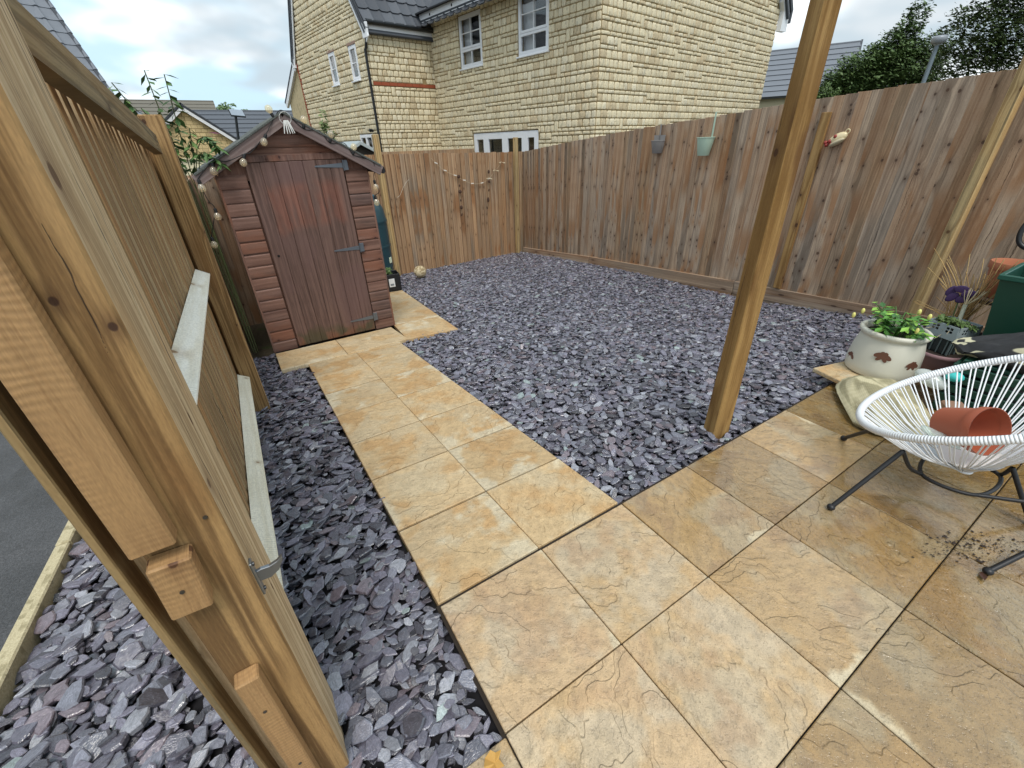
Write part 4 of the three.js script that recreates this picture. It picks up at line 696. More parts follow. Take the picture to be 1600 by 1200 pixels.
function tree(name, label, pos, trunkH, limbs, blobs, n, l, w, seed, cols, group) {
  const t = thing(name, label, 'tree', pos, 0, group);
  part('trunk', placed(new THREE.CylinderGeometry(trunkH * 0.018, trunkH * 0.035, trunkH, 9), 0, trunkH / 2, 0), mBark, t);
  for (const b of limbs) part('limb', tube([[0, trunkH * b[3], 0], [b[0] * 0.4, lerp(trunkH * b[3], b[1], 0.55), b[2] * 0.4], [b[0], b[1], b[2]]], trunkH * 0.008, 8, 5), mBark, t);
  part('crown', foliage(blobs, n, l, w, seed, cols), mLeaf, t); return t;
}
const gDark = [[0.075, 0.13, 0.04], [0.105, 0.17, 0.05]], gMid = [[0.09, 0.15, 0.04], [0.12, 0.19, 0.055]], gOlive = [[0.075, 0.115, 0.042], [0.10, 0.145, 0.052]];
tree('broadleaf_tree', 'bushy dark green tree rising to a point over the right fence', [16.4, GY, -6.0], 3.6, [[-0.6, 3.4, 0.2, 0.7], [0.4, 3.8, 0.3, 0.75]], [[0, 3.5, 0.1, 1.0, 0.9, 1.25], [-0.1, 4.1, 0.35, 0.5, 0.7, 0.6], [0.1, 3.3, -0.8, 0.7, 0.6, 0.7], [0.1, 4.55, 0.5, 0.28, 0.75, 0.3], [0.1, 3.6, 1.1, 0.5, 0.8, 0.45]], 40000, 0.10, 0.052, 451, gDark, 'trees beyond the right fence');
tree('broadleaf_tree', 'large overhanging tree filling the top right corner', [14.6, GY, -1.9], 4.4, [[-1.2, 4.6, -0.6, 0.7], [-0.9, 5.2, 0.6, 0.8], [0.9, 5.4, 0.3, 0.75], [-0.3, 5.6, -1.2, 0.8]], [[-0.1, 4.0, 0.1, 1.5, 1.3, 1.9], [0.1, 5.3, 0.2, 1.5, 1.3, 1.9], [-0.2, 3.8, -1.5, 0.9, 0.85, 0.8], [-0.3, 5.5, -1.2, 0.9, 0.5, 1.0]], 56000, 0.105, 0.05, 452, gOlive, 'trees beyond the right fence');
tree('bush', 'low green bush between grey roofed house and dark tree', [14.6, GY, -6.35], 2.2, [[0.2, 2.8, 0.1, 0.7]], [[0, 2.95, 0, 0.35, 0.5, 0.55]], 3200, 0.07, 0.04, 453, gMid);
tree('broadleaf_tree', 'tiny far off round tree above the distant roofs', [2.0, GY, -40], 3.6, [], [[0, 4.65, 0, 1.05, 0.65, 0.8]], 1800, 0.16, 0.11, 454, gDark);
tree('young_tree', 'slim young tree with narrow leaves in front of the stone gable', [1.72, GY, -8.1], 2.55, [[0.1, 2.4, 0, 0.7], [-0.08, 2.6, 0, 0.8]], [[0.0, 2.2, 0, 0.2, 0.4, 0.2], [-0.06, 2.62, 0, 0.08, 0.3, 0.08], [0.16, 2.05, 0, 0.14, 0.2, 0.14]], 700, 0.075, 0.022, 455, [[0.12, 0.18, 0.055], [0.17, 0.22, 0.075]]);
{ // leafy shrub between left post and shed: every leaf its own piece
  const s = thing('leafy_shrub', 'upright leafy shrub sprouting behind the left post', 'shrub', [-0.40, -0.45, -3.95]), r = rng(461);
  const P = (x, y, z) => [x + 0.40, y + 0.45, z + 3.95], lg = [leafGeo(0.098, 0.046), leafGeo(0.08, 0.036)], lm = [plain(0x4c6a35, 0.55, { side: THREE.DoubleSide }), plain(0x3a5529, 0.55, { side: THREE.DoubleSide }), plain(0x6d8a4a, 0.55, { side: THREE.DoubleSide })], stemM = plain(0x5d6640, 0.8), plum = plain(0x5a1838, 0.5, { side: THREE.DoubleSide });
  const stems = [[[-0.42, -0.4, -3.95], [-0.45, 1.2, -3.9], [-0.452, 1.98, -3.7]], [[-0.40, -0.4, -3.95], [-0.4, 1.3, -3.95], [-0.34, 1.96, -3.7]], [[-0.42, -0.4, -3.97], [-0.5, 1.4, -3.9], [-0.67, 1.9, -3.7]], [[-0.4, -0.4, -3.93], [-0.42, 1.3, -3.9], [-0.56, 1.75, -3.75]], [[-0.38, -0.4, -3.95], [-0.36, 1.3, -3.9], [-0.22, 1.56, -3.7], [-0.14, 1.47, -3.62]], [[-0.38, -0.4, -3.95], [-0.36, 1.2, -3.9], [-0.26, 1.45, -3.7], [-0.16, 1.36, -3.62]], [[-0.4, -0.4, -3.95], [-0.44, 1.2, -3.95], [-0.47, 1.74, -3.85]], [[-0.4, -0.4, -3.95], [-0.38, 1.2, -3.95], [-0.3, 1.62, -3.8]]];
  for (const st of stems) {
    const c = new THREE.CatmullRomCurve3(st.map(p => V3(...P(...p)))); part('stem', new THREE.TubeGeometry(c, 14, 0.004, 5), stemM, s);
    for (let i = 0; i < 30; i++) { const t = 0.6 + 0.4 * i / 29, p = c.getPoint(t); const m = part('leaf', lg[i % 2], lm[Math.floor(r() * 3)], s, [p.x, p.y, p.z], [0.5 + (r() - 0.5) * 0.9, i * 2.4 + r(), (r() - 0.5) * 0.6], 'YXZ'); const k = 0.7 + r() * 0.5; m.scale.set(k, k, k); }
  }
  const pl = part('leaf', leafGeo(0.09, 0.035), plum, s, P(-0.185, 1.585, -3.7), [0.1, 1.5, 0.3], 'YXZ'); pl.userData.label = 'dark plum coloured leaf';
}
// ---------- things on and by the shed ----------
const mGlassBulb = new THREE.MeshPhysicalMaterial({ color: 0xfff6e2, roughness: 0.06, transmission: 0.8, thickness: 0, ior: 1.45 }), mCable = plain(0x17181a, 0.6), mSteel = plain(0xa9adb2, 0.3, { metalness: 0.9 });
{
  const L = thing('festoon_string', 'string of clear round festoon bulbs draped over the shed roof edge', 'string lights', [0.4, -0.375, -3.66]), P = (x, y, z) => [x - 0.4, y + 0.375, z + 3.66];
  const bulbs = [[0.299, 1.745, -3.66, 0.35, 1], [0.194, 1.508, -3.645, -0.5], [-0.003, 1.363, -3.645, -0.4], [-0.233, 1.312, -3.645, -0.2], [-0.354, 1.191, -3.66, 0.1], [-0.317, 0.964, -3.69, 0], [-0.416, 0.733, -3.75, 0], [0.554, 1.668, -3.66, -0.3, 1], [0.75, 1.556, -3.66, -0.3, 1], [0.933, 1.452, -3.66, -0.3, 1], [1.085, 1.097, -3.69, 0.1], [1.075, 0.955, -3.72, 0.1]];
  const glass = lathe([[0.0, -0.03], [0.012, -0.0285], [0.022, -0.02], [0.028, -0.006], [0.0285, 0.005], [0.024, 0.018], [0.015, 0.028], [0.011, 0.034]], 18), cap = lathe([[0.0, 0.068], [0.009, 0.067], [0.013, 0.06], [0.013, 0.034], [0.0105, 0.03]], 12), fil = tube([[-0.005, 0.03, 0], [-0.008, -0.006, 0], [0, -0.013, 0], [0.008, -0.006, 0], [0.005, 0.03, 0]], 0.0012, 16, 4), mFil = plain(0xd9c48a, 0.5);
  for (const [x, y, z, rz, up] of bulbs) { const b = part('bulb', glass, mGlassBulb, L, P(x, y, z), [0, 0, (up ? PI : 0) + rz]); part('cap', cap, mCable, b); part('filament', fil, mFil, b); }
  const at = i => { const b = bulbs[i], a = (b[4] ? PI : 0) + b[3]; return P(b[0] - Math.sin(a) * 0.068, b[1] + Math.cos(a) * 0.068, b[2] + 0.002); };
  const run = (ids, mids) => { const pts = []; ids.forEach((id, k) => { pts.push(at(id)); if (mids[k]) pts.push(P(...mids[k])); }); part('cable', tube(pts, 0.0035, 90, 5), mCable, L); };
  run([0, 1, 2, 3, 4], [[0.27, 1.62, -3.652], [0.08, 1.44, -3.652], [-0.11, 1.38, -3.652], [-0.33, 1.29, -3.655]]);
  run([4, 5, 6], [[-0.345, 1.1, -3.68], [-0.37, 0.9, -3.72]]);
  run([0, 7, 8, 9], [[0.40, 1.735, -3.655], [0.66, 1.585, -3.655], [0.85, 1.485, -3.655]]);
  run([9, 10, 11], [[1.09, 1.32, -3.658], [1.115, 1.06, -3.7]]);
}
{
  const k = thing('hook_bunch', 'white wire ring with a bunch of pegs hanging from the shed gable', 'pegs', [0.405, 1.53, -3.64]), w = plain(0xdcdcd8, 0.5);
  part('ring', placed(new THREE.TorusGeometry(0.045, 0.0018, 6, 32), 0, 0.15, 0, 0.1), w, k);
  const peg = prism([[-0.005, 0.02], [-0.002, -0.07], [0.003, -0.07], [0.006, 0.02], [0.003, 0.03], [-0.003, 0.03]], 0.007); for (const [x, z, a] of [[-0.03, 0, -0.22], [-0.012, 0.006, -0.05], [0.006, 0, 0.08], [0.022, 0.008, 0.2], [0.034, 0, 0.34]]) part('peg', peg, w, k, [x * 0.7, 0.105, z], [0, 0, a]);
}
{
  const s = thing('solar_panel', 'small solar panel on a black stick beside the shed roof', 'solar panel', [0.052, 1.50, -4.62]);
  part('stick', new THREE.CylinderGeometry(0.012, 0.012, 0.27, 10), mBlackP, s, [0.03, 0.135, 0], [0, 0, -0.18]); part('panel', cbox(0.13, 0.012, 0.09, 0.003), mBlackP, s, [0.068, 0.27, 0.01], [0.75, 0.1, -0.2]); part('cell', cbox(0.118, 0.003, 0.078, 0.0005), plain(0x9aa3ad, 0.2, { metalness: 0.3 }), s, [0.0695, 0.276, 0.0145], [0.75, 0.1, -0.2]);
}
solo('roof_clip', joined([placed(cbox(0.11, 0.02, 0.07, 0.004), 0, 0, 0, 0, 0, -0.5), placed(new THREE.CylinderGeometry(0.012, 0.016, 0.03, 10), -0.02, 0.02, 0)]), mBlackP, 'small black solar light lying on the right slope of the shed roof', 'light', [0.86, 1.475, -4.0]);
{
  const b = thing('water_butt', 'dark green plastic water butt tucked behind the shed', 'water butt', [1.63, -0.66, -6.32]);
  const m = plain(0x24424a, 0.4);
  part('barrel', lathe([[0, 0], [0.21, 0], [0.235, 0.03], [0.262, 0.36], [0.268, 0.37], [0.268, 0.39], [0.262, 0.40], [0.27, 0.68], [0.278, 0.69], [0.278, 0.72], [0.27, 0.73], [0.272, 1.06], [0.28, 1.07], [0.28, 1.10], [0.27, 1.12], [0.25, 1.26], [0.2, 1.37], [0.12, 1.42], [0.07, 1.425]], 40), m, b);
  part('lid', lathe([[0, 0.06], [0.09, 0.055], [0.1, 0.04], [0.1, 0.0]], 24), plain(0x2b5260, 0.4), b, [0.06, 1.41, 0]); part('label', cbox(0.075, 0.09, 0.004, 0.001), plain(0xdfe6c8, 0.5), b, [0.19, 0.48, 0.185], [0, 0.78, 0]);
}
{
  const t = thing('plastic_tub', 'black plastic tub with a white label at the end of the slabs', 'tub', [1.70, -0.57, -5.86], -0.12);
  const w = 0.24, h = 0.26, d = 0.26, k = 0.012; part('tub', joined([placed(cbox(w, h, k, 0.003), 0, h / 2, d / 2), placed(cbox(w, h, k, 0.003), 0, h / 2, -d / 2), placed(cbox(k, h, d - k, 0.003), w / 2 - k / 2, h / 2, 0), placed(cbox(k, h, d - k, 0.003), -w / 2 + k / 2, h / 2, 0), placed(cbox(w - 0.03, k, d - 0.03, 0.003), 0, k / 2 + 0.002, 0)]), plain(0x17191f, 0.45), t);
  part('label', cbox(0.09, 0.13, 0.003, 0.0008), plain(0xe6e8ea, 0.6), t, [-0.02, 0.13, d / 2 + 0.0085]); part('label_print', cbox(0.055, 0.03, 0.001, 0.0003), plain(0x7f8790, 0.6), t, [-0.02, 0.10, d / 2 + 0.0108]);
  part('weeds', foliage([[-0.05, 0.26, 0.02, 0.1, 0.08, 0.1]], 90, 0.05, 0.018, 471, gMid), mLeaf, t);
}
{
  const tx = bake(256, 256, (x, y, o) => { const n = fbm(x / 18, y / 18, 4), f = vn(x / 2, y / 2); const c = mix3([206, 190, 156], [150, 130, 96], sstep(0.4, 0.65, n)); const k = 0.92 + f * 0.14; o[0] = c[0] * k; o[1] = c[1] * k; o[2] = c[2] * k; o[3] = f * 255; o[4] = 210; });
  const g = new THREE.SphereGeometry(0.112, 32, 22); g.scale(1, 0.96, 1); solo('ball', g, new THREE.MeshStandardMaterial({ map: tx.c, bumpMap: tx.b, bumpScale: 0.003, roughness: 0.9 }), 'scuffed pale ball resting on the slate by the back fence', 'ball', [2.44, -0.56, -6.53], [0.4, 0.3, 0]);
}
// ---------- hung on the fences ----------
{
  const A = [2.37, -7.34], u = [0.9957, -0.092], g = thing('peg_garland', 'thin string with pale pegs sagging across the back fence', 'garland', [4.05, 0.7, -7.42]), P = (x, y, o = 0.055) => [x + 0.0 - 4.05, y - 0.7, (A[1] + (x - A[0]) * u[1] / u[0]) + o + 7.42];
  const pts = [[3.246, 1.244], [3.334, 1.152], [3.512, 1.017], [3.726, 0.921], [3.924, 0.823], [4.106, 0.752], [4.339, 0.746], [4.517, 0.814], [4.687, 0.953], [4.859, 1.092]], tan = plain(0xb9a78a, 0.9), pegM = plain(0xd8d2c6, 0.7);
  part('string', tube(pts.map(p => P(...p)), 0.003, 60, 5), tan, g);
  for (const i of [1, 2, 3, 4, 5, 6, 7]) part('peg', cbox(0.06, 0.018, 0.012, 0.003), pegM, g, P(pts[i][0], pts[i][1] + 0.004, 0.065), [0, 0, (i - 5) * 0.1]);
  for (const i of [7, 8, 9]) part('bow', joined([placed(new THREE.ConeGeometry(0.018, 0.07, 6), 0.03, 0, 0, 0, 0, 1.3), placed(new THREE.ConeGeometry(0.018, 0.07, 6), -0.03, 0.01, 0, 0, 0, -1.1)]), tan, g, P(pts[i][0], pts[i][1], 0.07));
  const strand = (label, list, seed) => { const s = thing('pendant_strand', label, 'garland', [list[0][0], list[list.length - 1][1], -7.42]), Q = (x, y, o = 0.06) => [x - list[0][0], y - list[list.length - 1][1], (A[1] + (x - A[0]) * u[1] / u[0]) + o + 7.42]; part('twine', tube(list.map(p => Q(p[0], p[1])), 0.0025, 20, 4), tan, s); const m = plain(0x4a3327, 0.85); list.forEach((p, i) => { if (p[2]) { const gg = new THREE.SphereGeometry(p[2] * 0.85, 12, 9); gg.scale(1, p[3], 0.45); part('pendant', gg, m, s, Q(p[0], p[1], 0.075), [0, 0, (i % 3 - 1) * 0.3]); } }); };
  strand('left strand of dark wooden pendants hanging on the back fence', [[3.70, 0.93], [3.796, 0.9, 0.042, 0.9], [3.80, 0.74, 0.022, 1.3], [3.799, 0.63, 0.045, 0.9], [3.80, 0.47, 0.02, 1.5], [3.799, 0.34, 0.04, 1.1], [3.797, 0.2, 0.02, 1.9]]);
  strand('right strand of dark wooden pendants hanging on the back fence', [[4.515, 1.02], [4.512, 0.945, 0.03, 1.4], [4.508, 0.765, 0.028, 1.2], [4.497, 0.604, 0.02, 1.7], [4.462, 0.422, 0.034, 1.7], [4.43, 0.27, 0.018, 1.8]]);
  solo('fence_wire', tube([[2.46, 0.64, -7.27], [2.52, 0.67, -7.27], [2.58, 0.76, -7.275], [2.66, 0.86, -7.285], [2.74, 0.92, -7.29]], 0.003, 30, 5), plain(0xcfc6b4, 0.7), 'loose pale wire on the back fence beside the tall post', 'wire');
}
function hangPot(label, pos, col, rTop, rBot, h, half, strapTop, tilt) {
  const p = thing('hanging_pot', label, 'pot', pos, -PI / 2 - 0.07, 'pots hung on the right fence'), m = plain(col, 0.55, { side: THREE.DoubleSide }); p.rotation.z = tilt;
  const prof = [[0.0, 0.004], [rBot, 0.004], [rTop, h - 0.008], [rTop + 0.006, h - 0.006], [rTop + 0.006, h], [rTop - 0.004, h], [rBot - 0.006, 0.012]];
  const g = new THREE.LatheGeometry(prof.map(q => new THREE.Vector2(q[0], q[1])), 28, half ? -PI / 2 : 0, half ? PI : PI * 2); part('pot', g, m, p); if (half) part('back_plate', prism([[-rBot, 0.004], [rBot, 0.004], [rTop, h + 0.06], [-rTop, h + 0.06]], 0.003), m, p, [0, 0, -0.003]);
  const back = half ? 0.0 : -rTop; part('strap', joined([placed(cbox(0.022, strapTop - h + 0.03, 0.004, 0.001), 0, (strapTop + h - 0.03) / 2, back - 0.002), placed(cbox(0.022, 0.004, 0.05, 0.001), 0, strapTop + 0.0, back - 0.026)]), m, p);
  part('compost', new THREE.CylinderGeometry(rTop * 0.86, rTop * 0.86, 0.006, 20, 1, false, half ? -PI / 2 : 0, half ? PI : 2 * PI), plain(0x3a2c20, 0.95), p, [0, h * 0.78, 0.001]); return p;
}
hangPot('grey half round pot strapped to the right fence', [5.045, 1.255, -3.62], 0x8e8a88, 0.105, 0.075, 0.16, true, 0.345, 0);
const mint = hangPot('mint green bucket hanging on the right fence', [4.905, 1.235, -2.79], 0xb4cbb8, 0.10, 0.066, 0.20, false, 0.455, 0);
{ const tw = []; const r = rng(481); for (let i = 0; i < 6; i++) tw.push(tube([[(r() - 0.5) * 0.08, 0.15, (r() - 0.5) * 0.08], [(r() - 0.5) * 0.1, 0.2, (r() - 0.5) * 0.1], [(r() - 0.5) * 0.12, 0.24, (r() - 0.5) * 0.12]], 0.002, 6, 4)); part('twigs', joined(tw), plain(0x8a7a62, 0.9), mint); }
{ // glazed ornament on the fence
  const o = thing('fence_ornament', 'cream and red pottery bird ornament on the right fence', 'ornament', [4.885, 1.385, -1.33], -PI / 2 - 0.07);
  const body = new THREE.SphereGeometry(0.075, 20, 14); body.scale(1.15, 0.62, 0.5); part('body', body, plain(0xd9c9a2, 0.3), o, [0, 0, 0.0], [0, 0, 0.5]);
  const back = new THREE.SphereGeometry(0.05, 16, 10); back.scale(1.4, 0.45, 0.8); part('wing', back, plain(0xb5a98c, 0.35), o, [0.012, -0.03, 0.02], [0, 0, 0.5]);
  part('ring', placed(new THREE.TorusGeometry(0.018, 0.005, 8, 18), 0.07, 0.06, 0), plain(0xd9c9a2, 0.35), o);
  const spots = []; for (const [x, y] of [[-0.05, -0.02], [-0.07, -0.05], [-0.03, -0.045], [-0.01, 0.02], [-0.085, -0.03]]) { const s = new THREE.SphereGeometry(0.018, 8, 6); s.translate(x, y, 0.028); spots.push(s); } part('red_flowers', joined(spots), plain(0x8e2f28, 0.3), o);
}
// ---------- clutter on the right of the patio ----------
{ // woven cord chair: white rim and cords on a black rod frame
  const ch = thing('cord_chair', 'round white cord chair on thin black legs at right', 'chair', [2.08, 0, 0.76]), P = (x, y, z) => [x - 2.08, y, z - 0.76];
  const cordTex = bake(1024, 16, (x, y, o) => { const s = Math.abs(Math.sin(x / 1024 * PI * 128)); o[0] = 236; o[1] = 238; o[2] = 240; o[3] = 60 + 190 * s; o[4] = 120; }); cordTex.b.repeat.set(2, 1);
  const mRim = new THREE.MeshStandardMaterial({ color: 0xe9ecef, bumpMap: cordTex.b, bumpScale: 0.004, roughness: 0.45 }), mCord = plain(0xe6e9ec, 0.4), mLeg = plain(0x17171a, 0.45);
  const rim = t => { const c = 0.363 * Math.cos(t), s = 0.379 * Math.sin(t); return [2.155 + c, 0.508 + 0.193 * c + 0.598 * s, 0.756 + s]; };
  part('rim', new THREE.TubeGeometry(new THREE.CatmullRomCurve3(Array.from({ length: 48 }, (_, i) => V3(...P(...rim(i / 48 * 2 * PI)))), true), 160, 0.0165, 12, true), mRim, ch);
  const N = 116, hub = P(2.10, 0.172, 0.79);
  for (let i = 0; i < N; i++) {
    const t = (i + (i % 2 ? -0.16 : 0.16)) / N * 2 * PI, a = P(...rim(t)), k = 0.055, b = [hub[0] + (a[0] - hub[0]) * k, hub[1] + 0.004 * (i % 3), hub[2] + (a[2] - hub[2]) * k];
    const m = [lerp(a[0], b[0], 0.52) * 1.0 + (a[0] - b[0]) * 0.05, lerp(a[1], b[1], 0.52) - 0.022, lerp(a[2], b[2], 0.52) + (a[2] - b[2]) * 0.05];
    part('cord', tube([a, m, b], 0.003, 5, 5), mCord, ch);
  }
  part('seat_ring', placed(new THREE.TorusGeometry(0.024, 0.006, 8, 20), 0, 0, 0, PI / 2), mCord, ch, [hub[0], hub[1] + 0.003, hub[2]]);
  // frame: a rod cradle under the shell and four splayed legs
  const feet = [[2.206, 0.337], [1.626, 0.541], [1.757, 1.012], [2.2, 1.03]], cr = [[2.20, 0.68], [1.96, 0.70], [1.99, 0.87], [2.22, 0.88]], tops = [[2.06, 0.215, 0.47], [1.85, 0.281, 0.628], [2.22, 0.20, 1.17], [2.2, 0.215, 0.90]];
  part('cradle', tube(cr.map(([x, z]) => P(x, 0.152, z)), 0.008, 40, 7, true), mLeg, ch);
  feet.forEach(([x, z], i) => { const top = P(...tops[i]), leg = part('leg', tube([P(x, 0.014, z), [lerp(P(x, 0, z)[0], top[0], 0.5), top[1] * 0.5 + 0.007, lerp(P(x, 0, z)[2], top[2], 0.5)], top], 0.0095, 12, 8), mLeg, ch); const f = new THREE.SphereGeometry(0.016, 12, 8); f.scale(1, 0.9, 1); part('foot_cap', f, mLeg, leg, P(x, 0.0145, z)); part('brace', tube([top, P(lerp(tops[i][0], cr[i][0], 0.5), lerp(tops[i][1], 0.152, 0.7), lerp(tops[i][2], cr[i][1], 0.5)), P(cr[i][0], 0.152, cr[i][1])], 0.008, 10, 7), mLeg, ch); });
}
{ // plastic plant pot on its side in the chair
  const p = thing('plant_pot', 'terracotta coloured plastic pot lying on its side in the chair', 'pot', [2.09, 0.30, 0.72]), m = plain(0xa4573d, 0.5, { side: THREE.DoubleSide });
  const g = lathe([[0, 0], [0.062, 0], [0.066, 0.004], [0.088, 0.135], [0.095, 0.137], [0.098, 0.17], [0.0935, 0.17], [0.0905, 0.14], [0.084, 0.138], [0.062, 0.008], [0, 0.008]], 36); const q = new THREE.Quaternion().setFromUnitVectors(V3(0, 1, 0), V3(-0.40, 0.36, 0.82).normalize()); const o = part('pot', g, m, p, [0.03, 0.035, -0.065]); o.quaternion.copy(q);
  const w = thing('plastic_wrap', 'crumpled clear wrapper in front of the pot in the chair', 'wrapper', [2.0, 0.325, 0.69]), r = rng(491), s = new THREE.SphereGeometry(0.05, 14, 9), a = s.attributes.position; for (let i = 0; i < a.count; i++) { const n = 0.75 + 0.5 * vn(a.getX(i) * 60 + 9, a.getY(i) * 60 + a.getZ(i) * 47); a.setXYZ(i, a.getX(i) * n * 0.55, a.getY(i) * n * 0.36, a.getZ(i) * n * 1.5); } s.computeVertexNormals(); part('wrapper', s, new THREE.MeshPhysicalMaterial({ color: 0xeaf2ee, roughness: 0.12, transmission: 0.75, thickness: 0 }), w, [0, 0.0, 0], [0.2, 0, 0]);
  const t = solo('saucer', lathe([[0, 0], [0.075, 0], [0.1, 0.018], [0.103, 0.018], [0.078, -0.004], [0, -0.004]], 28), plain(0xe9e6e2, 0.4), 'white saucer under the pot in the chair seat', 'saucer', [2.09, 0.235, 0.79], [-0.2, 0, 0.1]);
}
{ // cream pot with bee prints and a leafy plant
  const p = thing('planter', 'cream glazed planter with rust coloured bees and bright green plant', 'planter', [3.10, 0.068, 0.13]), m = plain(0xcfcdbf, 0.4);
  part('pot', lathe([[0, 0], [0.172, 0], [0.186, 0.012], [0.19, 0.06], [0.182, 0.16], [0.165, 0.235], [0.16, 0.25], [0.172, 0.258], [0.18, 0.27], [0.18, 0.284], [0.17, 0.292], [0.152, 0.288], [0.145, 0.24], [0.16, 0.1]], 44), m, p); part('compost', new THREE.CylinderGeometry(0.15, 0.15, 0.01, 24), plain(0x2a2018, 0.95), p, [0, 0.245, 0]);
  const bee = joined([[0, 0, 0.30, 0], [-0.32, 0.1, 0.26, 0.5], [0.34, 0.06, 0.24, -0.5], [-0.2, -0.25, 0.18, 0.9], [0.22, -0.24, 0.18, -0.9], [0, 0.34, 0.17, 0], [-0.16, 0.42, 0.1, 0.6], [0.16, 0.42, 0.1, -0.6]].map(([x, y, s, a], bi) => { const g = new THREE.CylinderGeometry(s * 0.11, s * 0.11, 0.0012, 12); g.rotateX(PI / 2); g.scale(1.5, 0.85, 1); g.rotateZ(a); g.translate(x * 0.11, y * 0.1, bi * 0.00012); return g; })), mBee = plain(0x6a4536, 0.6);
  for (const [a, y, s] of [[-1.35, 0.16, 0.62], [-2.35, 0.09, 0.5], [-0.45, 0.12, 0.55]]) { const R = 0.1865; const b = part('bee_print', bee, mBee, p, [Math.sin(a) * R, y, Math.cos(a) * R], [0, a, 0.1]); b.scale.set(s, s, 1); b.rotation.order = 'YXZ'; b.rotation.set(0.0, a, -0.12); }
  const r = rng(501), lg = [leafGeo(0.062, 0.034), leafGeo(0.05, 0.028), leafGeo(0.075, 0.034)], lm = [plain(0x578c34, 0.5, { side: THREE.DoubleSide }), plain(0x42722a, 0.5, { side: THREE.DoubleSide }), plain(0x85b24a, 0.5, { side: THREE.DoubleSide }), plain(0x35602a, 0.5, { side: THREE.DoubleSide })];
  for (let k = 0; k < 30; k++) {
    const a = r() * 6.283, rad = 0.1 + r() * 0.1, h = 0.3 + r() * 0.13, e = [Math.cos(a) * rad + 0.0, h, Math.sin(a) * rad + 0.02], c = new THREE.CatmullRomCurve3([V3(Math.cos(a) * 0.05, 0.24, Math.sin(a) * 0.05), V3(e[0] * 0.6, 0.24 + (h - 0.24) * 0.7, e[2] * 0.6), V3(...e)]); part('stem', new THREE.TubeGeometry(c, 5, 0.0025, 4), lm[1], p);
    for (let i = 0; i < 6; i++) { const q = c.getPoint(0.35 + 0.65 * i / 5); part('leaf', lg[Math.floor(r() * 3)], lm[Math.floor(r() * 4)], p, [q.x, q.y, q.z], [(r() - 0.35) * 0.9, r() * 6.283, (r() - 0.5) * 0.5], 'YXZ'); }
  }
  for (const [x, y, z] of [[-0.13, 0.35, -0.2], [-0.1, 0.38, -0.17], [0.0, 0.42, 0.07], [-0.1, 0.34, 0.12], [0.02, 0.40, 0.12]]) { const f = new THREE.SphereGeometry(0.013, 8, 7); f.scale(0.8, 1.4, 0.8); part('flower_bud', f, plain(0xd9d37a, 0.5), p, [x, y, z]); }
}
{ // paving offcuts under the planter
  solo('slab_offcut', cbox(0.46, 0.03, 0.30, 0.004), mPath[0], 'upper buff paving offcut under the cream planter', 'paving offcut', [2.98, 0.0525, 0.08], [0, -0.25, 0]);
  solo('slab_offcut', cbox(0.36, 0.034, 0.24, 0.004), mPath[1], 'lower buff paving offcut on the patio edge', 'paving offcut', [2.88, 0.018, 0.16], [0, 0.35, 0]);
}
{ // limp cushion on the slabs
  const g = new THREE.SphereGeometry(1, 44, 28), a = g.attributes.position; for (let i = 0; i < a.count; i++) { const x = a.getX(i), y = a.getY(i), z = a.getZ(i), sq = v => Math.sign(v) * Math.pow(Math.abs(v), 0.55), e = Math.max(0, 1 - Math.pow(Math.max(Math.abs(sq(x)), Math.abs(sq(z))), 3)); a.setXYZ(i, sq(x) * 0.30, Math.max(-0.02, y * 0.095 * (0.25 + 0.75 * e) + (fbm(x * 4 + 3, z * 4 + y, 4) - 0.5) * 0.045 + 0.06 * (x + 1) * e * 0.5), sq(z) * 0.21); } g.computeVertexNormals();
  const t = bake(256, 256, (x, y, o) => { const n = fbm(x / 20, y / 20, 4), w = (Math.sin(x * 1.9) + Math.sin(y * 1.9)) * 5; const c = mix3([196, 186, 152], [146, 138, 108], sstep(0.4, 0.65, n)); o[0] = c[0] + w; o[1] = c[1] + w; o[2] = c[2] + w; o[3] = 128 + w * 10; o[4] = 225; });
  solo('cushion', g, new THREE.MeshStandardMaterial({ map: t.c, bumpMap: t.b, bumpScale: 0.002, roughness: 0.95 }), 'limp stained beige cushion on the slabs behind the chair', 'cushion', [2.68, 0.025, 0.33], [0, 0.62, 0.0]);
}
